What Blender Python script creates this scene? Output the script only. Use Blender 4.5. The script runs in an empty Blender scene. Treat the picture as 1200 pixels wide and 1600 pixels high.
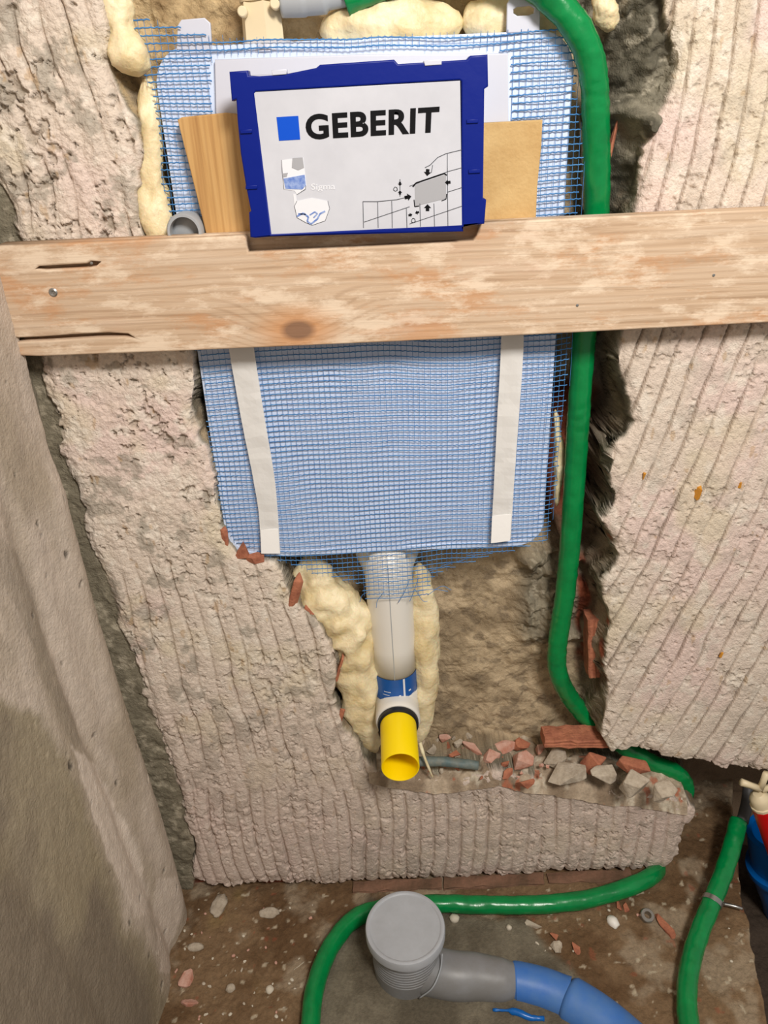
import bpy, bmesh, math, random
import numpy as np
from mathutils import Vector, Matrix, noise as mnoise

random.seed(7)
S = bpy.context.scene
COL = S.collection

# ------------------------------------------------------------------ camera
CAM_H, CAM_D, PITCH, ROLL, FPX = 1.216, 0.9, math.radians(27.5), math.radians(2.5), 1200.0
CP = Vector((0, -CAM_D, CAM_H))
fwd = Vector((0, math.cos(PITCH), -math.sin(PITCH)))
r0 = Vector((1, 0, 0)); u0 = Vector((0, math.sin(PITCH), math.cos(PITCH)))
RX = r0 * math.cos(ROLL) - u0 * math.sin(ROLL)
UP = u0 * math.cos(ROLL) + r0 * math.sin(ROLL)
cam_d = bpy.data.cameras.new('camera'); cam = bpy.data.objects.new('camera', cam_d); COL.objects.link(cam)
cam_d.sensor_fit = 'VERTICAL'; cam_d.sensor_height = 24.0; cam_d.lens = 24.0 * FPX / 1600.0
cam_d.clip_start = 0.01
M3 = Matrix((RX, UP, -fwd)).transposed()
cam.matrix_world = Matrix.Translation(CP) @ M3.to_4x4()
S.camera = cam

# ------------------------------------------------------------------ light
w = bpy.data.worlds.new('world'); S.world = w; w.use_nodes = True
w.node_tree.nodes['Background'].inputs[0].default_value = (1.0, 0.93, 0.84, 1)
w.node_tree.nodes['Background'].inputs[1].default_value = 0.38
def area(name, loc, aim, sx, sy, power, col):
    l = bpy.data.lights.new(name, 'AREA'); l.shape = 'RECTANGLE'; l.size = sx; l.size_y = sy
    l.energy = power; l.color = col
    o = bpy.data.objects.new(name, l); COL.objects.link(o); o.location = loc
    o.rotation_euler = (Vector(aim) - Vector(loc)).to_track_quat('-Z', 'Y').to_euler()
    return o
area('ceiling_lamp', (0.42, -1.25, 1.98), (0.0, 0.0, 0.8), 0.34, 0.30, 30, (1.0, 0.95, 0.89))
S.view_settings.view_transform = 'Standard'; S.view_settings.look = 'None'
S.view_settings.gamma = 1; S.view_settings.use_curve_mapping = False
S.view_settings.exposure = 0.0

# ------------------------------------------------------------------ helpers
def c(r, g, b):
    f = lambda v: (v/255/12.92) if v/255 <= .04045 else ((v/255+.055)/1.055)**2.4
    return (f(r), f(g), f(b))
def ray(u, v):
    return fwd*FPX + RX*(u-600) - UP*(v-800)
def P(u, v, Y=0.0):
    d = ray(u, v); t = (Y-CP.y)/d.y; return CP + d*t
def PZ(u, v, Z=0.0):
    d = ray(u, v); t = (Z-CP.z)/d.z; return CP + d*t
def PX(u, v, X):
    d = ray(u, v); t = (X-CP.x)/d.x; return CP + d*t
def proj(x, y, z):
    dx, dy, dz = x-CP.x, y-CP.y, z-CP.z
    a = dx*RX.x+dy*RX.y+dz*RX.z; b = dx*UP.x+dy*UP.y+dz*UP.z; d = dx*fwd.x+dy*fwd.y+dz*fwd.z
    return 600+FPX*a/d, 800-FPX*b/d

_tab = np.random.RandomState(3).rand(257*257).astype(np.float64)
def vn(x, y):
    xi = np.floor(x).astype(np.int64); yi = np.floor(y).astype(np.int64)
    fx = x-xi; fy = y-yi; fx = fx*fx*fx*(fx*(fx*6-15)+10); fy = fy*fy*fy*(fy*(fy*6-15)+10)
    g = lambda a, b: _tab[((a*73856093) ^ (b*19349663)) % 65993]
    return (g(xi, yi)*(1-fx)+g(xi+1, yi)*fx)*(1-fy)+(g(xi, yi+1)*(1-fx)+g(xi+1, yi+1)*fx)*fy
def fbm(x, y, f, o=4, seed=0.0):
    s = 0; a = .5; t = 0
    for k in range(o):
        s = s+a*(vn(x*f+seed*17.3+k*31.7, y*f-seed*9.1+k*11.3)*2-1); t += a; a *= .55; f *= 2.03
    return s/t
def sstep(a, b, x):
    t = np.clip((x-a)/(b-a), 0, 1); return t*t*(3-2*t)
def sdf(poly, u, v):
    """signed distance to polygon, positive inside"""
    d = np.full(u.shape, 1e18); ins = np.zeros(u.shape, bool); n = len(poly)
    for i in range(n):
        x1, y1 = poly[i]; x2, y2 = poly[(i+1) % n]
        ex, ey = x2-x1, y2-y1; L = ex*ex+ey*ey+1e-9
        t = np.clip(((u-x1)*ex+(v-y1)*ey)/L, 0, 1)
        d = np.minimum(d, (u-x1-t*ex)**2+(v-y1-t*ey)**2)
        if y1 != y2:
            ins ^= ((y1 > v) != (y2 > v)) & (u < (x2-x1)*(v-y1)/(y2-y1)+x1)
    d = np.sqrt(d); return np.where(ins, d, -d)
def mixc(a, b, t):
    t = np.asarray(t)[..., None]; return a*(1-t)+b*t

def mesh_np(name, V, F, cols=None, smooth=True):
    me = bpy.data.meshes.new(name)
    V = np.asarray(V, np.float32); F = np.asarray(F, np.int32)
    me.vertices.add(len(V)); me.vertices.foreach_set('co', V.ravel())
    k = F.shape[1]
    me.loops.add(F.size); me.loops.foreach_set('vertex_index', F.ravel())
    me.polygons.add(len(F)); me.polygons.foreach_set('loop_start', np.arange(0, F.size, k, dtype=np.int32))
    me.polygons.foreach_set('use_smooth', np.full(len(F), smooth))
    me.update(calc_edges=True)
    if cols is not None:
        at = me.color_attributes.new('albedo', 'FLOAT_COLOR', 'POINT')
        cc = np.ones((len(V), 4), np.float32); cc[:, :3] = cols; at.data.foreach_set('color', cc.ravel())
    me.validate(); return me
def grid_faces(n, m):
    i = np.arange(n-1)[:, None]*m+np.arange(m-1)[None, :]
    return np.stack([i, i+m, i+m+1, i+1], -1).reshape(-1, 4)

def thing(name, label, cat, loc=(0, 0, 0), group=None):
    o = bpy.data.objects.new(name, None); COL.objects.link(o); o.location = loc
    o.empty_display_size = .02
    return tag(o, label, cat, group)
def tag(o, label, cat, group=None, kind=None):
    o['label'] = label; o['category'] = cat
    if group: o['group'] = group
    if kind: o['kind'] = kind
    return o
def link(name, me, mat, parent=None, loc=None):
    """link a mesh given in world coordinates; verts are made local to its parent or its own base"""
    o = bpy.data.objects.new(name, me); COL.objects.link(o)
    if mat:
        me.materials.clear(); me.materials.append(mat)
    if parent:
        base = Vector((0, 0, 0)); q = parent
        while q: base += q.location; q = q.parent
        me.transform(Matrix.Translation(-base)); o.parent = parent
    elif loc is not None:
        me.transform(Matrix.Translation(-Vector(loc))); o.location = loc
    return o
def centre(me):
    n = len(me.vertices); a = np.zeros(n*3, np.float32); me.vertices.foreach_get('co', a); a = a.reshape(-1, 3)
    m = (a.min(0)+a.max(0))/2; return (float(m[0]), float(m[1]), float(a[:, 2].min()))

# ------------------------------------------------------------------ materials
def mat(name, col=(.5, .5, .5), rough=.6, metal=0, bump=0, bscale=200, var=0, vscale=20, attr=False, col2=None, spec=.5, alpha=1, trans=0, sss=0):
    m = bpy.data.materials.new(name); m.use_nodes = True; nt = m.node_tree; N = nt.nodes; L = nt.links
    b = N['Principled BSDF']; b.inputs['Roughness'].default_value = rough; b.inputs['Metallic'].default_value = metal
    b.inputs['Specular IOR Level'].default_value = spec
    tc = N.new('ShaderNodeTexCoord')
    src = None
    if attr:
        a = N.new('ShaderNodeAttribute'); a.attribute_name = 'albedo'; src = a.outputs['Color']
    if var or col2:
        n = N.new('ShaderNodeTexNoise'); n.inputs['Scale'].default_value = vscale; n.inputs['Detail'].default_value = 6
        n.inputs['Roughness'].default_value = .65
        L.new(tc.outputs['Object'], n.inputs['Vector'])
        mr = N.new('ShaderNodeMapRange'); mr.inputs[1].default_value = .35; mr.inputs[2].default_value = .65
        L.new(n.outputs['Fac'], mr.inputs[0])
        mx = N.new('ShaderNodeMix'); mx.data_type = 'RGBA'
        if src:
            h = N.new('ShaderNodeHueSaturation'); L.new(src, h.inputs['Color'])
            mr.inputs[3].default_value = 1-var; mr.inputs[4].default_value = 1+var
            L.new(mr.outputs[0], h.inputs['Value']); src = h.outputs['Color']
        else:
            L.new(mr.outputs[0], mx.inputs['Factor'])
            c2 = col2 if col2 else tuple(min(1, x*(1-var)) for x in col)
            mx.inputs['A'].default_value = (*col, 1); mx.inputs['B'].default_value = (*c2, 1)
            src = mx.outputs['Result']
    if src: L.new(src, b.inputs['Base Color'])
    else: b.inputs['Base Color'].default_value = (*col, 1)
    if bump:
        n2 = N.new('ShaderNodeTexNoise'); n2.inputs['Scale'].default_value = bscale; n2.inputs['Detail'].default_value = 5
        L.new(tc.outputs['Object'], n2.inputs['Vector'])
        bp = N.new('ShaderNodeBump'); bp.inputs['Strength'].default_value = 1; bp.inputs['Distance'].default_value = bump
        L.new(n2.outputs['Fac'], bp.inputs['Height']); L.new(bp.outputs['Normal'], b.inputs['Normal'])
    if alpha < 1: b.inputs['Alpha'].default_value = alpha
    if trans: b.inputs['Transmission Weight'].default_value = trans
    if sss:
        b.inputs['Subsurface Weight'].default_value = sss; b.inputs['Subsurface Scale'].default_value = .01
    return m
M_WALL = mat('plaster_and_mortar', rough=.9, attr=True, var=.10, vscale=260, bump=.0016, bscale=480, spec=.25)
M_SIDE = mat('rendered_side_wall', rough=.8, attr=True, var=.09, vscale=60, bump=.0016, bscale=260, spec=.3)
M_SOIL = mat('soil_and_screed', rough=.88, attr=True, var=.16, vscale=170, bump=.0014, bscale=330, spec=.3)
M_FOAM = mat('cream_foam', c(240, 226, 190), .5, bump=.0022, bscale=110, col2=c(214, 192, 142), vscale=24, sss=.15)
M_GREEN = mat('green_sleeve', c(0, 134, 68), .25, bump=.0005, bscale=90, col2=c(0, 116, 58), vscale=30)
M_WHITE = mat('white_plastic', c(198, 201, 214), .4)
M_TANK = mat('tank_plastic', c(206, 220, 244), .45)
M_MESH = mat('blue_glassfibre', c(50, 116, 182), .5, col2=c(84, 144, 200), vscale=60)
M_TAPE = mat('white_tape', c(236, 234, 230), .5, bump=.0004, bscale=120, alpha=.74)
M_TAPE2 = mat('white_tape_double', c(245, 244, 242), .45, bump=.0003, bscale=120)
M_BLUE = mat('blue_frame_plastic', c(0, 26, 122), .4, spec=.2, bump=.0003, bscale=60)
M_PANEL = mat('printed_panel', c(204, 206, 214), .3, bump=.0004, bscale=14, col2=c(186, 188, 196), vscale=5)
M_BLACK = mat('black_print', c(6, 6, 10), .6, spec=.15)
M_LOGO = mat('blue_print', c(0, 76, 196), .5, spec=.2)
M_GREY = mat('grey_print', c(160, 161, 166), .5)
M_LINE = mat('line_print', c(72, 74, 80), .6, spec=.2)
M_PALE = mat('pale_print', c(222, 224, 230), .4)
M_SKETCH = mat('blue_sketch_print', c(76, 112, 188), .5, col2=c(150, 170, 214), vscale=160)
M_PIPE = mat('white_pipe_plastic', c(226, 222, 214), .38, bump=.0002, bscale=60)
M_BAND = mat('blue_label_film', c(16, 84, 160), .35)
M_RUBBER = mat('black_rubber', c(24, 26, 32), .35)
M_YELLOW = mat('yellow_plastic', c(250, 216, 0), .35)
M_PGREY = mat('grey_drain_plastic', c(136, 138, 142), .42, bump=.0003, bscale=50, col2=c(122, 121, 120), vscale=12)
M_PCAP = mat('light_grey_cap', c(176, 180, 186), .5, col2=c(164, 167, 172), vscale=18)
M_PBLUE = mat('blue_drain_plastic', c(58, 112, 190), .45, bump=.0004, bscale=60, col2=c(80, 124, 184), vscale=22)
M_PBLUE2 = mat('deep_blue_plastic', c(0, 96, 178), .3)
M_RED = mat('red_sleeve', c(206, 10, 14), .35)
M_BEIGE = mat('beige_brass_cap', c(222, 206, 172), .45)
M_METAL = mat('zinc_metal', c(170, 170, 168), .3, metal=.9)
M_DGREY = mat('dark_grey_fitting', c(84, 84, 86), .45)
M_LGREY = mat('light_grey_fitting', c(160, 164, 168), .35)
M_BRICK = mat('terracotta', c(182, 116, 86), .85, bump=.0014, bscale=240, col2=c(148, 88, 66), vscale=60)
M_BRICKD = mat('dusty_terracotta', c(206, 168, 152), .9, bump=.0010, bscale=260, col2=c(176, 116, 94), vscale=45)
M_BRICKB = mat('soiled_brick', c(134, 98, 78), .9, bump=.0018, bscale=160, col2=c(98, 74, 56), vscale=30)
M_STONE = mat('mortar_lump', c(194, 182, 164), .95, bump=.0014, bscale=240, col2=c(158, 144, 126), vscale=60)
M_PEB = mat('pale_pebble', c(200, 190, 172), .7, bump=.0005, bscale=300)
M_TEAL = mat('slate_teal_plastic', c(84, 104, 106), .6, bump=.0008, bscale=160, col2=c(120, 122, 112), vscale=60)
M_ORANGE = mat('orange_wood_chip', c(206, 142, 44), .7, bump=.0006, bscale=400)

# wood -----------------------------------------------------------------
def wood(name, a, b2, dark, axis='X', knot=None, smear=0.0, gs=1.0):
    m = bpy.data.materials.new(name); m.use_nodes = True; nt = m.node_tree; N = nt.nodes; L = nt.links
    b = N['Principled BSDF']; b.inputs['Roughness'].default_value = .75; b.inputs['Specular IOR Level'].default_value = .3
    tc = N.new('ShaderNodeTexCoord'); mp = N.new('ShaderNodeMapping')
    L.new(tc.outputs['Object'], mp.inputs['Vector'])
    sc = {'X': (3, 60, 60), 'Z': (60, 60, 3)}[axis]; mp.inputs['Scale'].default_value = [q*gs for q in sc]
    vec = mp.outputs['Vector']
    n = N.new('ShaderNodeTexNoise'); n.inputs['Scale'].default_value = 1.4; n.inputs['Detail'].default_value = 7; n.inputs['Roughness'].default_value = .6
    n.inputs['Distortion'].default_value = .4
    L.new(vec, n.inputs['Vector'])
    ramp = N.new('ShaderNodeValToRGB'); e = ramp.color_ramp.elements
    e[0].position = .30; e[0].color = (*dark, 1); e[1].position = .72; e[1].color = (*a, 1)
    x = e.new(.46); x.color = (*b2, 1)
    L.new(n.outputs['Fac'], ramp.inputs[0]); out = ramp.outputs[0]
    # growth-ring lines
    wv = N.new('ShaderNodeTexWave'); wv.wave_type = 'BANDS'; wv.bands_direction = {'X': 'Z', 'Z': 'X'}[axis]
    wv.inputs['Scale'].default_value = 42; wv.inputs['Distortion'].default_value = 5; wv.inputs['Detail'].default_value = 3
    wv.inputs['Detail Scale'].default_value = .35
    mp2 = N.new('ShaderNodeMapping'); mp2.inputs['Scale'].default_value = {'X': (.12, 1, 1), 'Z': (1, 1, .12)}[axis]
    L.new(tc.outputs['Object'], mp2.inputs['Vector']); vv = mp2.outputs['Vector']
    if knot:
        # bend the rings round the knot
        k = N.new('ShaderNodeVectorMath'); k.operation = 'SUBTRACT'; k.inputs[1].default_value = knot
        L.new(tc.outputs['Object'], k.inputs[0])
        ln = N.new('ShaderNodeVectorMath'); ln.operation = 'LENGTH'; 
        ks = N.new('ShaderNodeVectorMath'); ks.operation = 'MULTIPLY'; ks.inputs[1].default_value = (.6, 0, 1)
        L.new(k.outputs[0], ks.inputs[0]); L.new(ks.outputs[0], ln.inputs[0])
        mrk = N.new('ShaderNodeMapRange'); mrk.inputs[1].default_value = 0; mrk.inputs[2].default_value = .07
        mrk.inputs[3].default_value = .035; mrk.inputs[4].default_value = 0; mrk.interpolation_type = 'SMOOTHSTEP'
        L.new(ln.outputs['Value'], mrk.inputs[0])
        cb = N.new('ShaderNodeCombineXYZ'); L.new(mrk.outputs[0], cb.inputs[2])
        ad = N.new('ShaderNodeVectorMath'); L.new(vv, ad.inputs[0]); L.new(cb.outputs[0], ad.inputs[1]); vv = ad.outputs[0]
    L.new(vv, wv.inputs['Vector'])
    mx = N.new('ShaderNodeMix'); mx.data_type = 'RGBA'; mx.blend_type = 'MULTIPLY'; mx.inputs['Factor'].default_value = .24
    wr = N.new('ShaderNodeValToRGB'); wr.color_ramp.elements[0].position = .0; wr.color_ramp.elements[0].color = (.45, .33, .24, 1)
    wr.color_ramp.elements[1].position = .45; wr.color_ramp.elements[1].color = (1, 1, 1, 1)
    L.new(wv.outputs['Fac'], wr.inputs[0]); L.new(out, mx.inputs['A']); L.new(wr.outputs[0], mx.inputs['B']); out = mx.outputs['Result']
    if smear:
        for sc_, colr, lo, hi, amt, sd in ((13, c(192, 138, 92), .52, .62, .60, 0), (24, c(226, 206, 182), .50, .60, smear, 5.0), (5, c(196, 150, 126), .56, .7, .4, 9)):
            n3 = N.new('ShaderNodeTexNoise'); n3.noise_dimensions = '4D'; n3.inputs['W'].default_value = sd
            n3.inputs['Scale'].default_value = sc_; n3.inputs['Detail'].default_value = 8; n3.inputs['Roughness'].default_value = .7
            mp3 = N.new('ShaderNodeMapping'); mp3.inputs['Scale'].default_value = (.7, 1, 2.0); L.new(tc.outputs['Object'], mp3.inputs['Vector'])
            L.new(mp3.outputs[0], n3.inputs['Vector'])
            mr = N.new('ShaderNodeMapRange'); mr.inputs[1].default_value = lo; mr.inputs[2].default_value = hi; mr.inputs[4].default_value = amt
            L.new(n3.outputs['Fac'], mr.inputs[0])
            m4 = N.new('ShaderNodeMix'); m4.data_type = 'RGBA'; L.new(mr.outputs[0], m4.inputs['Factor']); L.new(out, m4.inputs['A'])
            m4.inputs['B'].default_value = (*colr, 1); out = m4.outputs['Result']
    if knot:
        for r1, r2, colr, amt in ((.034, .006, c(196, 128, 62), .75), (.0135, .008, c(128, 98, 78), .9)):
            mr = N.new('ShaderNodeMapRange'); mr.inputs[1].default_value = r2; mr.inputs[2].default_value = r1
            mr.inputs[3].default_value = amt; mr.inputs[4].default_value = 0; L.new(ln.outputs['Value'], mr.inputs[0])
            m4 = N.new('ShaderNodeMix'); m4.data_type = 'RGBA'; L.new(mr.outputs[0], m4.inputs['Factor']); L.new(out, m4.inputs['A'])
            m4.inputs['B'].default_value = (*colr, 1); out = m4.outputs['Result']
    L.new(out, b.inputs['Base Color'])
    bp = N.new('ShaderNodeBump'); bp.inputs['Distance'].default_value = .002; bp.inputs['Strength'].default_value = .8
    L.new(n.outputs['Fac'], bp.inputs['Height']); L.new(bp.outputs['Normal'], b.inputs['Normal'])
    return m
KN = P(466, 516, -.036)
PL_BASE = P(600, 545, -.021)
M_PLANK = wood('weathered_pine', c(208, 186, 162), c(198, 171, 143), c(170, 141, 113), 'X', tuple(KN-PL_BASE), .8)
M_WEDGE1 = wood('orange_pine', c(204, 166, 112), c(194, 152, 96), c(168, 124, 74), 'Z', None, 0, .8)
M_WEDGE2 = mat('raw_chipboard', c(204, 172, 118), .8, bump=.0007, bscale=260, col2=c(186, 150, 96), vscale=22)

# ------------------------------------------------------------------ wall_back
PLA = [(-300, -200), (150, -200), (152, -60), (162, 30), (160, 62), (166, 100), (188, 150), (214, 190), (224, 240), (212, 300), (222, 370), (262, 450), (300, 545),
       (304, 600), (296, 645), (322, 700), (336, 760), (344, 820), (358, 850), (378, 872), (428, 880), (452, 930), (470, 958), (492, 968), (520, 1010), (526, 1060),
       (520, 1110), (545, 1150), (575, 1195), (600, 1216), (680, 1226), (780, 1210), (850, 1225), (930, 1236), (1000, 1246), (1075, 1250), (1090, 1270), (1072, 1300),
       (1062, 1338), (1042, 1358), (900, 1363), (700, 1374), (500, 1383), (330, 1386), (303, 1372), (306, 1320), (295, 1290), (268, 1200), (238, 1110), (212, 1040),
       (188, 960), (166, 900), (140, 860), (130, 800), (102, 720), (92, 650), (74, 620), (70, 560), (40, 480), (36, 400), (20, 330), (-30, 240)]
PLB = [(1045, -200), (1047, 0), (1054, 60), (1060, 110), (1038, 180), (1010, 230), (1004, 290), (990, 340), (985, 420), (977, 510), (968, 560), (980, 620), (992, 660),
       (972, 700), (958, 715), (950, 745), (967, 780), (962, 800), (950, 815), (962, 850), (968, 872), (950, 910), (948, 940), (956, 980), (945, 1020), (952, 1080),
       (942, 1150), (955, 1180), (985, 1174), (1000, 1170), (1040, 1186), (1100, 1191), (1130, 1201), (1200, 1208), (2200, 1235), (2200, -200)]
def build_wall():
    st = .0013
    xs = np.concatenate([[-.6, -.5], np.arange(-.415, .66, st), np.linspace(.70, 1.5, 12)])
    zs = np.concatenate([[-.4, -.3, -.2, -.1], np.arange(-.03, 1.35, st), np.linspace(1.4, 2.4, 12)])
    X, Z = np.meshgrid(xs, zs, indexing='ij')
    U, V = proj(X, 0.0, Z)
    U1, V1 = proj(X, 0.09, Z)
    bad = (Z < -.05) | (Z > 1.4)
    rag = 7*fbm(X, Z, 28, 4, 1)+2.6*fbm(X, Z, 110, 2, 2)
    a = np.where((X < .60), sdf(PLA, U, V), -50); b = sdf(PLB, U, V)
    s = np.maximum(a, b)+rag
    fil = (U < 300) & (a < 0) & (U < 60+.27*(V-480)+40)       # mortar strip in the left corner
    # depth of the background
    D = .095+.012*fbm(X, Z, 9, 4, 3)+.004*fbm(X, Z, 60, 3, 4)
    D = np.where(V1 < 330, .065+.010*fbm(X, Z, 14, 4, 5)+.005*fbm(X, Z, 70, 3, 6), D)
    tr = sstep(915, 950, U)*sstep(380, 330, V)
    # upper right cutout: a broken slope rising to the plaster with a diagonal ridge
    slope = .085-.060*sstep(0, 90, (U-935))+.020*fbm(X, Z, 22, 4, 7)+.008*fbm(X, Z, 80, 3, 8)
    ridge = np.exp(-((V-(165+.42*(U-950)))/22)**2)*.035
    D = D*(1-tr)+(slope-ridge)*tr
    dk = np.exp(-((U-930)/46)**4-((V-765)/120)**4)
    D = D+.10*dk
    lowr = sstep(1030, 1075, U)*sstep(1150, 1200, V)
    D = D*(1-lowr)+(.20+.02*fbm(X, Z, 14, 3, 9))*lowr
    # broken mortar lumps at both sides of the lower opening
    lump = sstep(790, 830, U1)*sstep(830, 870, V1)*sstep(1010, 980, V1)*(1-lowr)
    D = D-lump*(.012+.03*fbm(X, Z, 24, 4, 10))
    D = np.where(V > 1352, np.where(U < 1040, .020+.003*fbm(X, Z, 60, 3, 11)+.004*(np.sin((V-1352)*.33) > .2), D), D)
    D = np.where(fil, .010+.004*fbm(X, Z, 50, 4, 12), D)
    D = np.where(bad & (Z < 0), .20, D)
    wd = 9+5*fbm(X, Z, 40, 3, 13)
    wd = np.where((V > 1180) & (V < 1260) & (U < 1060), 5, wd)
    slow = np.maximum(a, b)+6*fbm(X, Z, 15, 2, 1)
    slow = slow-16*((V > 1180) & (V < 1262) & (U < 1095) & (U > 560))
    deep = sstep(1, -16, slow-1)
    lip = sstep(1.5, -5, s)
    # plaster relief
    n1 = fbm(X, Z, 45, 4, 14); n2 = fbm(X, Z, 170, 3, 15); n3 = fbm(X, Z, 6, 3, 16)
    rough = np.where(U > 900, .75, 1.0)
    rough = np.where((V > 545) & (V < 860) & (U < 500), 1.5, rough)
    rough = np.where((V < 380) & (U < 500), 1.6, rough)
    rough = np.where((V > 1225) & (U < 1090), .9, rough)
    rel = rough*(.0012*n1+.0010*n2+.0005*fbm(X, Z, 420, 2, 18))+.003*n3
    pits = sstep(.36, .5, fbm(X, Z, 105, 4, 17)+.45*fbm(X, Z, 16, 2, 19))*rough
    rel = rel+.0030*pits
    # combed grooves
    def grooves(ph, wdt, amt):
        f = ph-np.floor(ph); d = np.abs(f-.5)
        k = np.floor(ph); av = vn(k*3.71+.5, V*.012+k*1.3); av = np.clip(.15+1.35*av, .2, 1.15)
        return amt*av*np.exp(-(d/(wdt*(.8+.5*vn(k*2.3+.5, V*.03))))**2), f
    warp = .30*fbm(X, Z, 11, 2, 20)+.06*fbm(X, Z, 45, 2, 21)
    g = np.zeros_like(X)
    brk = .35+.65*sstep(-.35, -.1, fbm(X, Z*.35, 22, 3, 22))
    phr = (U+.1*V+.00024*V*V)/32.5+warp*.5; gr, fr = grooves(phr, .048, .0080)
    phl = (U-.30*V)/37+warp*1.2; gl, fl = grooves(phl, .050, .0055)
    phm = (U-.28*V)/27.5+warp*1.0; gm, fm = grooves(phm, .062, .0042)
    sl = np.interp(U, [300, 520, 750, 1100], [.26, .12, -.02, -.22])
    phb = (U-sl*(V-1300)+.0012*(V-1300)**2*np.sign(U-520))/21.5+warp*.8; gb, fb = grooves(phb, .080, .0045)
    isr = (b > a)
    wl = (~isr)&(V < 420); wm = (~isr) & (V >= 420)
    mm = sstep(800, 900, V+60*fbm(X, Z, 12, 2, 23)); mbm = sstep(1222, 1250, V+10*n1)
    bmask = sstep(-.45, .05, fbm(X, Z, 15, 3, 24)-.25*(V < 860))
    g = np.where(isr, gr*brk, g)
    g = np.where(wl, gl*bmask, g)
    g = np.where(wm, (gm*(mm*.9+.1)*bmask)*(1-mbm)+gb*mbm, g)
    # rounded backs between the grooves
    rnd = np.where(isr, .0002*np.cos(2*np.pi*fr), np.where(wl, .0009*np.cos(2*np.pi*fl), np.where(mbm > .5, .0005*np.cos(2*np.pi*fb), .0005*mm*np.cos(2*np.pi*fm))))
    g = g-rnd
    chamf = .004*sstep(14, 0, s)
    LIP = np.minimum(.018+.004*fbm(X, Z, 20, 2, 51), D)
    Y = (rel+g+chamf)*(1-lip)+lip*(LIP+(D-LIP)*deep)
    Y = np.where(bad & (Z > 0), 0, Y)
    # albedo
    base = np.array(c(214, 199, 184))+0*X[..., None]
    pink = np.array(c(218, 196, 186)); warm = np.array(c(210, 197, 172)); grey = np.array(c(150, 142, 128)); pale = np.array(c(226, 216, 202))
    col = mixc(base, pink, sstep(-.1, .5, fbm(X, Z, 7, 3, 30)))
    col = mixc(col, warm, .7*sstep(.1, .5, fbm(X, Z, 11, 3, 31)))
    col = mixc(col, pale, .6*sstep(.1, .5, fbm(X, Z, 55, 3, 32)))
    gam = np.where(isr, .25, .62)
    dirty = sstep(.16, .42, fbm(X, Z, 34, 4, 33)+.25*fbm(X, Z, 160, 2, 34))
    col = mixc(col, grey, gam*dirty)
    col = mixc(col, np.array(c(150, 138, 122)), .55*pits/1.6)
    col = mixc(col, np.array(c(140, 122, 104)), np.where(isr, .5, .3)*sstep(.0010, .0030, g))  # groove shade painted into the albedo, darker along the cut lines
    rust = sstep(.56, .66, fbm(X*2, Z, 40, 3, 35)); col = mixc(col, np.array(c(178, 140, 84)), .4*rust)
    tlw = sstep(1000, 1300, V)*(~isr); col = mixc(col, np.array(c(196, 176, 164)), .6*tlw)
    Xo, Zo = X, Z; X = Xo+Y*1.1; Z = Zo+Y*.9
    mort = mixc(np.array(c(150, 132, 106))+0*col, np.array(c(186, 166, 136)), sstep(-.4, .4, fbm(X, Z, 24, 4, 40)))
    mort = mixc(mort, np.array(c(112, 98, 80)), .6*sstep(.1, .5, fbm(X, Z, 60, 4, 41)))
    gm_ = mixc(np.array(c(128, 122, 106))+0*col, np.array(c(84, 80, 68)), sstep(-.3, .4, fbm(X, Z, 30, 4, 42)))
    gm_ = mixc(gm_, np.array(c(176, 168, 150)), .6*sstep(.2, .5, fbm(X, Z, 90, 3, 43)))
    brick = mixc(np.array(c(150, 82, 58))+0*col, np.array(c(112, 60, 44)), sstep(-.3, .4, fbm(X, Z*3, 20, 3, 44)))
    back = mort
    tb = (V1 < 330)
    back = np.where((tb & (U < 900))[..., None], mixc(np.array(c(196, 172, 132))+0*col, np.array(c(150, 126, 92)), sstep(-.2, .45, fbm(X, Z, 26, 4, 45))), back)
    back = mixc(back, gm_, sstep(915, 945, U)*(1-sstep(1240, 1400, V)))
    back = mixc(back, gm_, np.clip(lump, 0, 1)*.8)
    back = mixc(back, brick, np.clip(dk*1.6, 0, 1))
    back = mixc(back, brick, sstep(895, 905, U1)*sstep(820, 850, V1)*sstep(1060, 1030, V1)*sstep(-.3, .1, fbm(X, Z, 16, 3, 46)))
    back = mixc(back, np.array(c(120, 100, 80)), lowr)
    back = np.where(((V > 1352) & (U < 1040))[..., None], mixc(brick, mort*.7, sstep(-.1, .3, fbm(X, Z, 22, 3, 48))), back)
    back = np.where(fil[..., None], mixc(np.array(c(126, 118, 100))+0*col, np.array(c(168, 158, 138)), sstep(0, .5, fbm(X, Z, 70, 4, 49))), back)
    X, Z = Xo, Zo
    edge = mixc(col, gm_*1.15, sstep(.004, .012, Y-rel-g-chamf*0))
    bl = sstep(.35, .9, lip)
    A = .0095*sstep(.0, .2, deep)*sstep(1.0, .75, deep)
    DX3 = A*fbm(Z+Y*.9, Y*1.1+X*.4, 34, 4, 52); DZ3 = A*fbm(X*.5+Z*.6+7, Y*1.2, 36, 4, 53)
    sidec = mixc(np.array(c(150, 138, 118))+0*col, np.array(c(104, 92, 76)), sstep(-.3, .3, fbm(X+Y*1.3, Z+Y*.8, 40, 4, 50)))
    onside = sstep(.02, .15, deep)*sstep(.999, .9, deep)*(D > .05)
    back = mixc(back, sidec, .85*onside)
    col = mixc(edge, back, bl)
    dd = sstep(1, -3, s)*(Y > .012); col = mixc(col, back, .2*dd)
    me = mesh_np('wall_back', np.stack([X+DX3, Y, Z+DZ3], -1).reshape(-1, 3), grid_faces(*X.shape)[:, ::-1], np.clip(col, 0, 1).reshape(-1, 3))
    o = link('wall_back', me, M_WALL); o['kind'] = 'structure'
build_wall()

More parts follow.
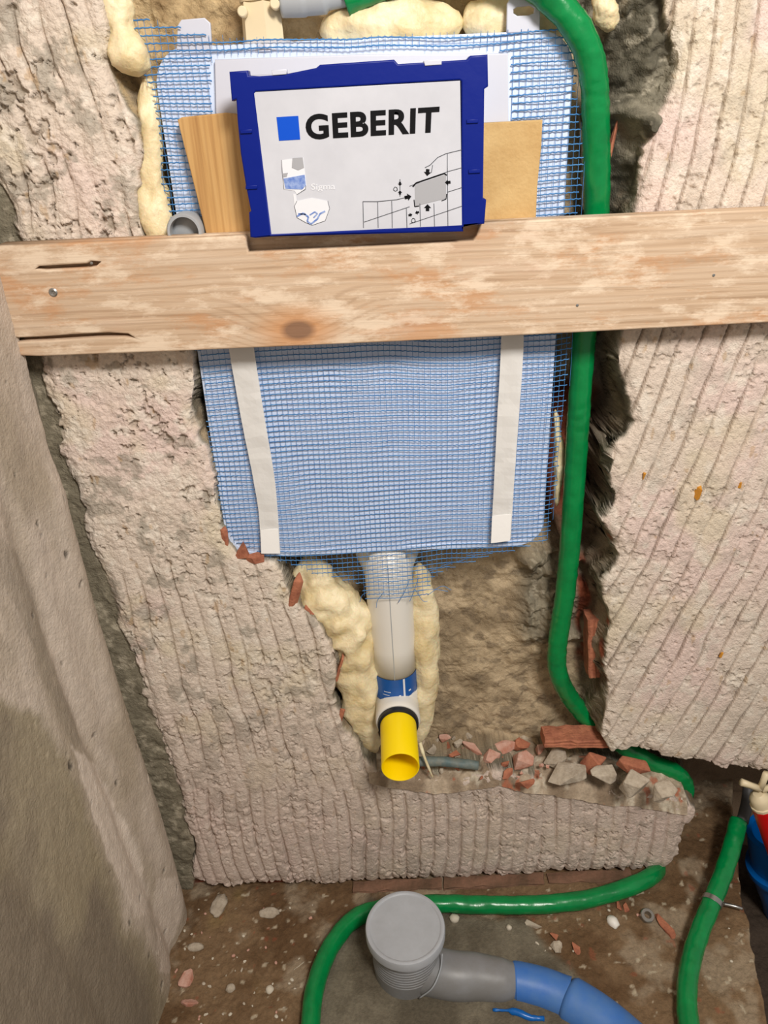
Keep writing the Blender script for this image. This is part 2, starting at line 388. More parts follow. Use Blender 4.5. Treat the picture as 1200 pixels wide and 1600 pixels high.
# ------------------------------------------------------------------ wall_left
XL = -.404
def build_left():
    ys = np.concatenate([np.linspace(-1.6, -.62, 10), np.arange(-.60, .03, .0026)])
    zs = np.concatenate([[-.1], np.arange(-.03, 1.45, .0026), [1.7, 2.0, 2.4]])
    Y, Z = np.meshgrid(ys, zs, indexing='ij')
    U, V = proj(XL, Y, Z)
    d = .004*fbm(Y, Z*.5, 5, 3, 60)*sstep(1.0, .8, Z)+.0008*fbm(Y, Z*.6, 60, 3, 61)+.0005*fbm(Y, Z, 200, 2, 62)
    bul = (np.exp(-((Y+.045)/.030)**2)*.010)*sstep(.88, .8, Z)-.016*sstep(-.03, .0, Y)+.026*sstep(.75, .02, Z)
    fade = sstep(.95, .8, Z)
    trough = -.007*np.exp(-((Y+.135+.05*(Z-.5)+.008*fbm(Y, Z, 8, 2, 63))/.018)**2)*fade
    ridge = .004*np.exp(-((Y+.20+.06*(Z-.5))/.03)**2)
    tr2 = -.004*np.exp(-((Y+.30+.1*Z)/.02)**2)
    holes = -.003*sstep(.72, .78, fbm(Y, Z, 60, 2, 64))*sstep(-.4, -.1, Y)
    X = XL+d+bul+trough+ridge+tr2+holes
    base = np.array(c(186, 172, 156))+0*X[..., None]
    col = mixc(base, np.array(c(170, 156, 138)), sstep(-.2, .4, fbm(Y, Z*.6, 9, 4, 65)))
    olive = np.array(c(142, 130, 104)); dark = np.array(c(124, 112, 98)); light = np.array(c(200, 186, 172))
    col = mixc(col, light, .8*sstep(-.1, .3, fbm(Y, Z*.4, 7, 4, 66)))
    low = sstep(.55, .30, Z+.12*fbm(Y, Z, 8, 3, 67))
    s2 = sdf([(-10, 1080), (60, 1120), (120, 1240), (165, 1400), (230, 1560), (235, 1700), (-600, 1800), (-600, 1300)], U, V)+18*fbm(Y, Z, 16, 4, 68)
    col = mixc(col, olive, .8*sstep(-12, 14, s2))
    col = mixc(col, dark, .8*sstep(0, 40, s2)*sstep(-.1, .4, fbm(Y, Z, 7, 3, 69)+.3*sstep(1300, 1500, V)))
    s3 = sdf([(100, 1165), (150, 1195), (185, 1290), (218, 1400), (205, 1425), (185, 1440), (160, 1370), (130, 1270)], U, V)+6*fbm(Y, Z, 40, 3, 70)
    col = mixc(col, np.array(c(214, 200, 186)), .95*sstep(-2, 3, s3))
    s4 = sdf([(222, 1375), (246, 1370), (254, 1420), (246, 1520), (215, 1520)], U, V)+5*fbm(Y, Z, 40, 3, 71)
    col = mixc(col, np.array(c(206, 192, 178)), .9*sstep(-2, 3, s4))
    s5 = sdf([(-10, 840), (40, 860), (70, 960), (100, 1080), (130, 1160), (110, 1170), (60, 1060), (30, 960), (-10, 900)], U, V)+10*fbm(Y, Z, 24, 3, 72)
    col = mixc(col, np.array(c(150, 138, 122)), .6*sstep(-5, 6, s5))
    col = mixc(col, np.array(c(60, 54, 46)), .8*(holes < -.002))
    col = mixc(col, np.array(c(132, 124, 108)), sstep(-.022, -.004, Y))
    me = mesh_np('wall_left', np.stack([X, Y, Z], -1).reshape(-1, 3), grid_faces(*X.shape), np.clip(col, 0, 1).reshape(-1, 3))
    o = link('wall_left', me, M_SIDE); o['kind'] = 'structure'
build_left()

# ------------------------------------------------------------------ floor
CEM = [(575, 1400), (530, 1440), (505, 1480), (492, 1540), (488, 1700), (1010, 1700), (960, 1580), (900, 1520), (860, 1480), (820, 1440), (690, 1425)]
def floor_h(X, Y):
    X = np.asarray(X, float); Y = np.asarray(Y, float)
    U, V = proj(X, Y, 0.0)
    s = sdf(CEM, U, V)+10*fbm(X, Y, 25, 4, 80)
    cem = sstep(-9, 9, s)
    h = .006*fbm(X, Y, 9, 3, 81)+(1-cem*.85)*(.0035*fbm(X, Y, 40, 4, 82)+.0018*fbm(X, Y, 130, 3, 83))
    edge = np.interp(V, [1180, 1280, 1400, 1560, 1700], [1150, 1146, 1163, 1196, 1226])
    tr = sstep(-4, 16, U-edge+6*fbm(X, Y, 30, 3, 84))*(Y > -.45)
    h = h+.004*cem+.012*sstep(-.01, .02, Y)*(X > .4)-.20*tr
    # slight rise to the walls
    return h, cem, tr, U, V
def build_floor():
    xs = np.concatenate([[-.6, -.5], np.arange(-.42, .72, .0024), np.linspace(.75, 1.6, 10)])
    ys = np.concatenate([np.linspace(-1.8, -.40, 12), np.arange(-.38, .26, .0024)])
    X, Y = np.meshgrid(xs, ys, indexing='ij')
    h, cem, tr, U, V = floor_h(X, Y)
    soil = np.array(c(122, 98, 72))+0*X[..., None]
    soil = mixc(soil, np.array(c(98, 74, 50)), sstep(-.3, .3, fbm(X, Y, 12, 4, 85)))
    soil = mixc(soil, np.array(c(154, 138, 116)), .7*sstep(.05, .4, fbm(X, Y, 16, 4, 86)))
    soil = mixc(soil, np.array(c(140, 120, 66)), .5*sstep(.1, .4, fbm(X, Y, 8, 3, 87))*(U < 560))
    soil = mixc(soil, np.array(c(196, 184, 160)), .6*sstep(.60, .68, fbm(X, Y, 95, 2, 88)))
    soil = mixc(soil, np.array(c(150, 78, 54)), .4*sstep(.70, .76, fbm(X, Y, 70, 2, 89)))
    cm = mixc(np.array(c(116, 108, 92))+0*soil, np.array(c(92, 84, 70)), sstep(-.3, .4, fbm(X, Y, 18, 4, 90)))
    col = mixc(soil, cm, cem)
    col = mixc(col, np.array(c(70, 58, 48)), tr)
    me = mesh_np('floor', np.stack([X, Y, h], -1).reshape(-1, 3), grid_faces(*X.shape), np.clip(col, 0, 1).reshape(-1, 3))
    o = link('floor', me, M_SOIL); o['kind'] = 'structure'
build_floor()

# ------------------------------------------------------------------ shape builders
def catmull(pts, n=14):
    pts = [Vector(p) for p in pts]; q = [pts[0]*2-pts[1]]+pts+[pts[-1]*2-pts[-2]]; out = []
    for i in range(1, len(q)-2):
        p0, p1, p2, p3 = q[i-1:i+3]
        for k in range(n):
            t = k/n
            out.append(.5*((2*p1)+(-p0+p2)*t+(2*p0-5*p1+4*p2-p3)*t*t+(-p0+3*p1-3*p2+p3)*t*t*t))
    out.append(pts[-1]); return out
def sweep(path, rad, seg=24, cap=True, disp=None, name='tube'):
    """path list of Vector, rad float or list"""
    n = len(path); V = []; F = []
    if not hasattr(rad, '__len__'): rad = [rad]*n
    t0 = (path[1]-path[0]).normalized(); nrm = t0.orthogonal().normalized()
    for i in range(n):
        t = (path[min(i+1, n-1)]-path[max(i-1, 0)]).normalized()
        nrm = (nrm-t*nrm.dot(t)).normalized(); bn = t.cross(nrm)
        for k in range(seg):
            a = 2*math.pi*k/seg; d = nrm*math.cos(a)+bn*math.sin(a)
            r = rad[i]
            if disp: r += disp(path[i]+d*rad[i], i, a)
            V.append(path[i]+d*r)
    for i in range(n-1):
        for k in range(seg):
            k2 = (k+1) % seg; F.append((i*seg+k, i*seg+k2, (i+1)*seg+k2, (i+1)*seg+k))
    me = bpy.data.meshes.new(name); 
    if cap:
        V.append(path[0]); V.append(path[-1]); a = len(V)-2
        for k in range(seg):
            k2 = (k+1) % seg; F.append((a, k2, k)); F.append((a+1, (n-1)*seg+k, (n-1)*seg+k2))
    me.from_pydata([tuple(v) for v in V], [], F); me.update()
    me.polygons.foreach_set('use_smooth', [True]*len(me.polygons))
    return me
def lathe(origin, axis, prof, seg=48, name='lathe', flat=False, closed=False):
    """prof list of (r, h) along axis from origin"""
    o = Vector(origin); ax = Vector(axis).normalized(); a1 = ax.orthogonal().normalized(); a2 = ax.cross(a1)
    V = []; F = []; n = len(prof)
    for r, h in prof:
        for k in range(seg):
            a = 2*math.pi*k/seg; V.append(o+ax*h+(a1*math.cos(a)+a2*math.sin(a))*max(r, 1e-5))
    for i in range(n-1 if not closed else n):
        j = (i+1) % n
        for k in range(seg):
            k2 = (k+1) % seg; F.append((i*seg+k, i*seg+k2, j*seg+k2, j*seg+k))
    me = bpy.data.meshes.new(name); me.from_pydata([tuple(v) for v in V], [], F); me.update()
    bm = bmesh.new(); bm.from_mesh(me)
    bmesh.ops.remove_doubles(bm, verts=bm.verts, dist=2e-5); bmesh.ops.recalc_face_normals(bm, faces=bm.faces)
    bm.to_mesh(me); bm.free()
    me.polygons.foreach_set('use_smooth', [not flat]*len(me.polygons))
    if not flat:
        try: me.set_sharp_from_angle(angle=math.radians(38))
        except Exception: pass
    return me
def plate(outer, holes, y0, y1, bev=0.001, name='plate', inpx=True, ypx=None, res=2):
    """extruded plate standing in x/z between y0 (front) and y1; outline in picture marks on plane ypx or in metres"""
    cu = bpy.data.curves.new(name, 'CURVE'); cu.dimensions = '2D'; cu.fill_mode = 'BOTH'
    th = abs(y1-y0); cu.extrude = max(th/2-bev, 1e-5); cu.bevel_depth = bev; cu.bevel_resolution = res; cu.offset = -bev
    for poly in [outer]+list(holes):
        pts = [P(u, v, ypx if ypx is not None else y0) for u, v in poly] if inpx else [Vector((x, 0, z)) for x, z in poly]
        sp = cu.splines.new('POLY'); sp.points.add(len(pts)-1); sp.use_cyclic_u = True
        for q, p in zip(sp.points, pts): q.co = (p.x, p.z, 0, 1)
    ob = bpy.data.objects.new('tmp', cu); COL.objects.link(ob)
    dg = bpy.context.evaluated_depsgraph_get(); me = bpy.data.meshes.new_from_object(ob.evaluated_get(dg))
    bpy.data.objects.remove(ob); bpy.data.curves.remove(cu)
    yc = (y0+y1)/2
    for vtx in me.vertices:
        x, y, z = vtx.co; vtx.co = (x, yc-z, y)
    bm = bmesh.new(); bm.from_mesh(me); bmesh.ops.remove_doubles(bm, verts=bm.verts, dist=1e-6)
    bmesh.ops.recalc_face_normals(bm, faces=bm.faces); bm.to_mesh(me); bm.free(); me.name = name
    return me
def rrect(x0, x1, z0, z1, r, n=6):
    out = []
    for cx, cz, a0 in ((x1-r, z1-r, 0), (x0+r, z1-r, 90), (x0+r, z0+r, 180), (x1-r, z0+r, 270)):
        for k in range(n+1):
            a = math.radians(a0+90*k/n); out.append((cx+r*math.cos(a), cz+r*math.sin(a)))
    return out
def join(mes, name='joined'):
    bm = bmesh.new()
    for m in mes: bm.from_mesh(m)
    me = bpy.data.meshes.new(name); bm.to_mesh(me); bm.free()
    return me
def foam(path, radii, seed=0, amp=.35, n=10, seg=40, squash=None):
    p = catmull(path, n); R = np.interp(np.linspace(0, 1, len(p)), np.linspace(0, 1, len(radii)), radii)
    L = len(p)
    for i in range(L):
        e = min(i, L-1-i)/5.0
        if e < 1: R[i] *= math.sqrt(max(0.02, 1-(1-e)**2))
    def d(q, i, a):
        s = Vector((seed*3.1, seed*1.7, 0))
        big = mnoise.noise(q*38+s); med = mnoise.noise(q*95+s); cell = mnoise.voronoi(q*48+s)[0][0]
        return float(R[i])*(amp*big+amp*.35*med)-.005*cell*min(1, R[i]/.02)+.0015*mnoise.noise(q*300)
    return sweep(p, list(R), seg, True, d, 'foam')

# ------------------------------------------------------------------ cistern
TF = .016                                        # front face of the tank
tank = thing('concealed_cistern', 'white concealed toilet cistern set into the wall cavity under blue mesh', 'cistern', (0, .05, .684))
body = plate(rrect(-.2165, .2165, .678, 1.283, .036, 8), [], TF, .092, .006, 'tank_body', inpx=False)
link('tank_body', body, M_TANK, tank)
# rim moulding running round the front
rim = plate(rrect(-.2165, .2165, .678, 1.283, .036, 8), [rrect(-.2085, .2085, .686, 1.275, .030, 8)], TF-.001, TF+.004, .0009, 'rim', inpx=False)
link('rim', rim, M_TANK, tank)
coll = plate([(333, 92), (560, 84), (797, 82), (797, 352), (340, 366)], [], .0085, TF+.002, .0015, 'access_collar', ypx=.0)
link('access_collar', coll, M_WHITE, tank)
inner = plate([(372, 118), (752, 96), (748, 345), (402, 362)], [], -.0315, .010, .002, 'access_shaft', ypx=-.038)
link('access_shaft', inner, M_WHITE, tank)
# mounting tabs
tl = plate([(276, 78), (278, 40), (284, 31), (320, 28), (329, 36), (332, 80)], [], TF-.002, TF+.003, .001, 'mounting_tab', ypx=TF)
link('mounting_tab', tl, M_WHITE, tank)
tr_ = plate([(791, 52), (792, 6), (798, -4), (838, -8), (844, 0), (843, 50)], [[(802, 15), (808, 11), (828, 9), (835, 13), (834, 21), (826, 24), (808, 25), (802, 21)]], TF-.002, TF+.003, .001, 'mounting_tab', ypx=TF)
link('mounting_tab', tr_, M_WHITE, tank)

# cover with printed panel
YF = -.052
cov = thing('flush_plate_cover', 'blue framed square-cornered cover with white GEBERIT panel on the cistern', 'cover', tuple(P(575, 368, -.04)))
fo = [(358, 112), (387, 110), (388, 118), (405, 119), (445, 116), (494, 106), (500, 101), (616, 93), (622, 100), (730, 93), (735, 87), (762, 85), (763, 135), (757, 139), (755, 310), (760, 312), (757, 350),
      (724, 353), (724, 362), (423, 370), (399, 372), (391, 371), (389, 332), (392, 330), (384, 290), (376, 240), (371, 190), (369, 155), (362, 158)]
fi = [(397, 146), (400, 143), (718, 125), (721, 127), (722, 352), (424, 366)]
fr = plate(fo, [fi], YF, YF+.020, .0015, 'frame', ypx=YF); link('frame', fr, M_BLUE, cov)
pn = plate([(395, 144), (719, 126), (722, 353), (423, 368)], [], YF+.0012, YF+.006, .0004, 'printed_panel', ypx=YF+.0012)
link('printed_panel', pn, M_PANEL, cov)
# small clips along the frame
for (u, v) in ((385, 206), (393, 293), (738, 190), (741, 268)):
    q = plate([(u-9, v-3), (u+9, v-4), (u+9, v+2), (u-9, v+3)], [], YF-.0018, YF+.002, .0006, 'clip', ypx=YF)
    link('clip', q, M_BLUE, cov)
for (a, b_) in (((424, 112), (448, 117)), ((662, 97), (690, 100))):
    q = plate([(a[0], a[1]-2), (b_[0], a[1]-4), (b_[0], a[1]+4), (a[0]+2, a[1]+6)], [], YF-.001, YF+.010, .0006, 'latch', ypx=YF)
    link('latch', q, M_WHITE, cov)
YP = YF+.0008
def flat(polys, name, m, parent, y=YP, th=.0003):
    mes = [plate(p, [], y, y+th, 0.00001, name, ypx=y, res=0) for p in polys]
    return link(name, join(mes, name), m, parent)
def line(a, b, wd=1.0):
    a = Vector(a); b = Vector(b); d = (b-a).normalized(); n = Vector((-d.y, d.x))*wd/2
    return [tuple(a+n), tuple(b+n), tuple(b-n), tuple(a-n)]
def poly_line(pts, wd=1.0): return [line(pts[i], pts[i+1], wd) for i in range(len(pts)-1)]
flat([[(432, 183), (466, 181), (469, 218), (436, 220)]], 'logo_square', M_LOGO, cov)
def text_mesh(body_, quad, off=.02, name='lettering', space=1.0, y=YP):
    """quad: TL, TR, BR, BL picture marks for cap height box"""
    cu = bpy.data.curves.new('t', 'FONT'); cu.body = body_; cu.offset = off; cu.space_character = space; cu.resolution_u = 5
    ob = bpy.data.objects.new('tmp', cu); COL.objects.link(ob)
    dg = bpy.context.evaluated_depsgraph_get(); me = bpy.data.meshes.new_from_object(ob.evaluated_get(dg))
    bpy.data.objects.remove(ob); bpy.data.curves.remove(cu)
    xs = [v.co.x for v in me.vertices]; ys = [v.co.y for v in me.vertices]
    x0, x1, y0, y1 = min(xs), max(xs), min(ys), max(ys)
    TL, TR, BR, BL = [Vector(q) for q in quad]
    for v in me.vertices:
        s = (v.co.x-x0)/(x1-x0); t = (v.co.y-y0)/(y1-y0)
        p = BL.lerp(BR, s).lerp(TL.lerp(TR, s), t); v.co = P(p.x, p.y, y)
    me.name = name; me.update(); return me
link('lettering', text_mesh('GEBERIT', ((476, 179), (687, 166), (685, 207), (479, 219)), .034, space=1.08), M_BLACK, cov)
link('small_lettering', text_mesh('Sigma', ((486, 287), (524, 286), (524, 299), (486, 300)), .012), M_PALE, cov)
# installation drawing
ln_ = []
for x in (567, 590, 612, 635, 656, 678, 699):
    top = {567: 315, 590: 315, 612: 314, 635: 325, 656: 318, 678: 318, 699: 262 if x == 699 else 300}[x]
    ln_ += [line((x, top), (x+1, 354 if x > 640 else 356), .9)]
ln_ += poly_line([(567, 315), (590, 315), (620, 312), (636, 308)], 1.0)
ln_ += poly_line([(569, 347), (640, 323)], .9); ln_ += poly_line([(640, 350), (722, 322)], .9)
ln_ += poly_line([(640, 291), (700, 268), (722, 262)], .9); ln_ += poly_line([(700, 300), (722, 293)], .9)
ln_ += poly_line([(664, 262), (672, 258), (684, 246), (697, 240), (722, 234)], 1.0); ln_ += [line((699, 240), (699, 268), .9), line((676, 258), (674, 270), .9)]
flat(ln_, 'tile_drawing', M_LINE, cov)
flat([[(648, 289), (697, 272), (697, 310), (649, 322)]], 'drawn_plate', M_GREY, cov)
br = []
br += poly_line([(645, 292), (650, 286), (694, 271), (698, 274)], 2.2)+poly_line([(698, 303), (697, 311), (690, 314)], 1.4)+poly_line([(647, 312), (648, 323), (655, 322)], 1.4)
def arrow(cx, cy, dx, dy, s=6):
    d = Vector((dx, dy)).normalized(); n = Vector((-d.y, d.x)); q = Vector((cx, cy))
    f = lambda a, b: tuple(q+d*a*s+n*b*s)
    return [f(1, 0), f(0, .95), f(0, .45), f(-.8, .45), f(-.8, -.45), f(0, -.45), f(0, -.95)]
br += [arrow(668, 269, -.1, 1), arrow(637, 308, 1, -.2), arrow(668, 325, 0, -1), arrow(700, 285, -1, .1, 5),
       arrow(625, 287, 0, 1, 3.5), arrow(625, 301, 0, -1, 3.5), arrow(641, 336, 1, -.3, 3.5), arrow(652, 332, -1, .3, 3.5)]
br += poly_line([(615, 295), (617, 292), (620, 293), (621, 297), (618, 299), (615, 297), (615, 295)], .9)
br += poly_line([(643, 344), (645, 341), (648, 342), (649, 346), (646, 348), (643, 347), (643, 344)], .9)
br += [line((625, 280), (625, 307), .9)]
flat(br, 'drawn_arrows', M_BLACK, cov)
# little toilet picture
flat([[(440, 250), (474, 246), (479, 290), (477, 295), (464, 304), (460, 298), (444, 296)]], 'drawn_tank', M_PALE, cov)
flat([[(443, 279), (476, 273), (478, 290), (472, 296), (446, 295)]], 'drawn_valve', M_SKETCH, cov, YP-.0004)
flat([[(457, 247), (473, 246), (475, 262), (466, 266), (456, 262)], [(441, 271), (450, 270), (448, 276), (442, 277)]], 'drawn_shadow', M_GREY, cov, YP-.0004)
flat([[(458, 303), (462, 303), (464, 314), (487, 309), (512, 314), (515, 326), (508, 345), (488, 352), (478, 348), (464, 340), (460, 322)]], 'drawn_bowl', M_PALE, cov)
flat(poly_line([(464, 338), (474, 333), (482, 339), (480, 346), (486, 350), (496, 342), (500, 334), (508, 330)], 2.6)+poly_line([(484, 336), (492, 331), (496, 334), (490, 340)], 2.0)+
     poly_line([(466, 334), (478, 335)], 2), 'drawn_siphon', M_SKETCH, cov, YP-.0004)
flat(poly_line([(440, 250), (441, 270), (444, 296)], .7)+poly_line([(478, 290), (477, 296), (464, 304)], .7)+poly_line([(464, 314), (460, 322), (464, 340), (478, 348), (488, 352), (508, 345), (515, 326), (512, 314)], .7), 'drawn_outline', M_LINE, cov)

# wooden spacers
def sub_plate(outer, y0, y1, m, name, label, cat, bev=.0015):
    me = plate(outer, [], y0, y1, bev, name, ypx=y0); base = centre(me); return tag(link(name, me, m, None, base), label, cat)
w1 = sub_plate([(277, 187), (284, 183), (352, 176), (372, 178), (392, 300), (402, 420), (335, 424), (318, 350), (298, 270)], -.0062, .0080, M_WEDGE1, 'wooden_wedge', 'orange pine offcut leaning at the left of the blue framed cover', 'wood offcut')
w2 = sub_plate([(754, 192), (848, 187), (846, 230), (840, 290), (838, 335), (834, 400), (750, 404)], -.0062, .0080, M_WEDGE2, 'chipboard_offcut', 'straight-edged sandy board offcut at the right of the blue framed cover', 'wood offcut')

# plank
PF = -.036
po = [(-8, 384), (150, 378), (300, 372), (380, 368), (385, 372), (388, 394), (560, 386), (740, 376), (745, 368), (750, 348), (960, 338), (1210, 327), (1420, 318), (1420, 494), (1205, 504), (900, 520), (620, 534), (300, 548), (62, 557), (30, 556), (20, 551),
      (17, 543), (22, 539), (14, 536), (40, 533), (90, 531), (150, 527), (195, 526), (212, 529), (200, 522), (170, 520), (110, 523), (70, 526), (30, 528), (10, 526), (2, 518), (-5, 500), (-12, 450)]
hole = [(53, 421), (60, 416), (100, 414), (136, 412), (142, 408), (157, 409), (150, 416), (138, 418), (100, 420), (70, 422)]
pb = [(-8, 384), (380, 367), (750, 349), (1210, 327), (1420, 318), (1420, 494), (1205, 504), (620, 533), (300, 547), (62, 556), (20, 550), (30, 530), (2, 518), (-12, 450)]
me = join([plate(po, [hole], PF, -.020, .0022, 'board', ypx=PF), plate(pb, [], -.0205, -.006, .001, 'board', ypx=PF)])
plank = thing('wooden_plank', 'long weathered pine plank screwed across the wall in front of the cistern', 'plank', tuple(PL_BASE))
link('board', me, M_PLANK, plank)
sc = P(83, 457, PF)
link('screw', join([lathe(sc+Vector((0, .0005, 0)), (0, -1, 0), [(0, 0), (.0048, 0), (.0048, .0008), (.0035, .0016), (.0012, .0012), (0, .0004)], 20),
                    plate([(80, 456), (86, 455), (86, 457), (80, 458)], [], PF-.0016, PF-.001, .00001, ypx=PF)]), M_METAL, plank)
for (u, v) in ((143, 411), (902, 497 - 20), (1115, 430)):
    sc = P(u, v, PF); link('nail', lathe(sc+Vector((0, .0005, 0)), (0, -1, 0), [(0, 0), (.0016, 0), (.0016, .001), (0, .0014)], 12), M_METAL, plank)

# reinforcing mesh: every strand real geometry
SHEET = [(196, 24), (240, 34), (330, 58), (450, 64), (620, 54), (800, 45), (878, 45), (903, 70), (909, 200), (912, 240), (910, 330), (897, 520), (888, 600), (876, 700), (866, 800), (858, 845), (812, 852), (798, 862), (760, 868),
         (716, 880), (690, 890), (672, 908), (668, 932), (572, 934), (566, 912), (530, 900), (500, 896), (440, 872), (392, 862), (358, 842), (342, 800), (326, 700), (318, 600), (306, 540), (256, 370), (246, 230), (236, 150), (212, 80)]
HOLE = [(331, 88), (560, 78), (797, 80), (797, 372), (338, 372)]
def build_mesh():
    px = P(0, 0); V = []; F = []
    YM = TF-.006
    def ysurf(x, z):
        top = (z > 1.18)
        y = TF-.0045-.0035*fbm(x, z, 14, 2, 100)
        # hugs the tank where the tapes press it, leaves it at the lower edge
        y = y-.0035*sstep(.69, .66, z)
        y = y+.006*sstep(.212, .235, np.abs(x))
        return y
    def strand(x, z, inside, wd, th, vert):
        y = ysurf(x, z)+(.0002 if vert else -.0002)
        y = y+.0003*np.sin((x+z)*900)
        i = 0; n = len(x)
        while i < n:
            if not inside[i]: i += 1; continue
            j = i
            while j+1 < n and inside[j+1]: j += 1
            if j-i >= 2:
                b0 = len(V)
                for k in range(i, j+1):
                    p = (x[k], y[k], z[k])
                    if vert: q = [(p[0]-wd, p[1], p[2]), (p[0], p[1]-th, p[2]), (p[0]+wd, p[1], p[2]), (p[0], p[1]+th, p[2])]
                    else: q = [(p[0], p[1], p[2]-wd), (p[0], p[1]-th, p[2]), (p[0], p[1], p[2]+wd), (p[0], p[1]+th, p[2])]
                    V.extend(q)
                for k in range(j-i):
                    for m in range(4):
                        a = b0+k*4+m; b = b0+k*4+(m+1) % 4
                        F.append((a, b, b+4, a+4) if not vert else (b, a, a+4, b+4))
            i = j+1
    step = .0030; sp = .0069
    def outline(x, z, r):
        u, v = proj(x, TF-.005, z)
        s = sdf(SHEET, u, v); h = sdf(HOLE, u, v)
        return (s > r) & ((h < 0) | (v > 375))
    def warp(x, z):
        return .0060*fbm(x, z, 5, 2, 101)+.0014*fbm(x, z, 16, 2, 102)+.05*np.clip(x, 0, 1)**1.0*.35*(z < 1.0)*np.clip((1.0-z)*4, 0, 1), .0024*fbm(x, z, 6, 2, 103)
    for k in range(int(.74/sp)):
        zz = .60+k*sp*(1+0*k); 
        x = np.arange(-.26, .26, step); z = np.full_like(x, zz)
        dz, dx = warp(x, z); z = z+dz-.012*(x > 9)+.0004*np.sin(x*900+k*2.1)
        strand(x, z, outline(x, z, random.uniform(-4, 3)), .00074, .0003, False)
    for k in range(int(.52/sp)):
        xx = -.26+k*sp
        z = np.arange(.61, 1.34, step); x = np.full_like(z, xx)
        dz, dx = warp(x, z); x = x+dx
        strand(x, z, outline(x, z, random.uniform(-5, 3)), .00026, .0002, True)
    # loose threads at the lower edge and the right edge
    mes = mesh_np('reinforcement_mesh', V, F)
    th = []
    for pts in ([(668, 930), (690, 916), (705, 922)], [(640, 905), (632, 925), (622, 942)], [(655, 900), (645, 928), (640, 940)], [(575, 925), (566, 930), (562, 941)], [(655, 922), (680, 921), (700, 924)],
                [(730, 868), (755, 866), (770, 864)], [(690, 884), (720, 876), (742, 869)], [(600, 925), (590, 938), (588, 950)], [(668, 893), (690, 887), (712, 886)], [(648, 920), (660, 938), (668, 940)]):
        th.append(sweep(catmull([P(u, v, TF-.004) for u, v in pts], 6), .0004, 6))
    me = join([mes]+th, 'reinforcement_mesh')
    tag(link('reinforcement_mesh', me, M_MESH, None, (0, TF-.005, .62)), 'blue glass-fibre reinforcing mesh stretched over the cistern front', 'mesh')
build_mesh()

# tape strips
def tape(l, r_, lab, endv):
    YT = TF-.0115
    n = len(l); V = []; F = []
    cols_ = 5; L = []
    lp = catmull([Vector((u, v, 0)) for u, v in l], 10); rp = catmull([Vector((u, v, 0)) for u, v in r_], 10)
    for a, b in zip(lp, rp):
        for k in range(cols_):
            q = a.lerp(b, k/(cols_-1)); p = P(q.x, q.y, YT); p.y += .0012*mnoise.noise(p*60); V.append(p)
    for i in range(len(lp)-1):
        for k in range(cols_-1):
            a = i*cols_+k; F.append((a, a+1, a+cols_+1, a+cols_))
    me = bpy.data.meshes.new('tape_strip'); me.from_pydata([tuple(v) for v in V], [], F); me.update()
    bm = bmesh.new(); bm.from_mesh(me); bmesh.ops.recalc_face_normals(bm, faces=bm.faces)
    bmesh.ops.solidify(bm, geom=bm.faces[:], thickness=.0004); bm.to_mesh(me); bm.free()
    base = centre(me)
    t = thing('tape_strip', lab, 'tape', base, 'white tape strips on the mesh')
    link('strip', me, M_TAPE, t)
    e = endv; q = plate([(e[0], e[1]), (e[2], e[3]), (e[4], e[5]), (e[6], e[7])], [], YT-.0022, YT-.0012, .0003, 'folded_end', ypx=YT-.002)
    link('folded_end', q, M_TAPE2, t)
tape([(352, 510), (360, 560), (378, 660), (394, 740), (404, 800), (408, 864)], [(392, 508), (399, 560), (413, 650), (428, 740), (434, 800), (438, 864)],
     'white tape strip down the left side of the blue mesh', (407, 828, 434, 826, 438, 865, 408, 865))
tape([(784, 500), (782, 560), (777, 650), (773, 730), (770, 790), (767, 846)], [(819, 500), (817, 560), (811, 650), (805, 730), (801, 790), (798, 842)],
     'white tape strip down the right side of the blue mesh', (769, 806, 799, 803, 797, 845, 767, 849))

# ------------------------------------------------------------------ flush pipe with elbow, seal and yellow tube
YPIPE = .050; RP = .0345
p_top = P(607, 860, YPIPE); p_mid = P(617, 1040, YPIPE)
fp = thing('flush_pipe', 'white vertical flush pipe with blue label band below the cistern', 'pipe', (p_mid.x, YPIPE, .29))
zt = .674; zb_ = P(619, 1066, YPIPE-RP).z; ze = P(619, 1098, YPIPE-RP).z
xc = P(617, 1060, YPIPE-RP).x; xt = P(607, 905, YPIPE-RP).x
def ax(z): return Vector((xc+(xt-xc)*(z-zb_)/(zt-.03-zb_), YPIPE, z))
pp = [ax(zt), ax(.60), ax(.50), ax(zb_-.002)]
link('pipe', sweep(pp, RP, 48, True, None, 'pipe'), M_PIPE, fp)
def band_mesh(z0, z1, r, a0=0, a1=360, n=64):
    V = []; F = []
    for i in range(n+1):
        a = math.radians(a0+(a1-a0)*i/n)
        for z in (z0, z1): q = ax(z); V.append((q.x+r*math.sin(a), q.y-r*math.cos(a), z))
    for i in range(n): F.append((2*i, 2*i+2, 2*i+3, 2*i+1))
    me = bpy.data.meshes.new('band'); me.from_pydata(V, [], F); me.update(); me.polygons.foreach_set('use_smooth', [True]*len(me.polygons))
    return me
link('outlet_neck', sweep([ax(z_)+Vector((0, dy_, 0)) for z_, dy_ in ((.676, .016), (.655, .016), (.643, .013), (.630, .004), (.618, .0))], [.047, .047, .045, .0375, .0345], 48, False), M_PIPE, fp)
link('seam_line', band_mesh(zb_, .655, RP+.0003, -1.2, .6, 3), M_LGREY, fp)
lb = link('label_band', band_mesh(ze, zb_+.004, RP+.0006, -178, 178), M_BAND, fp)
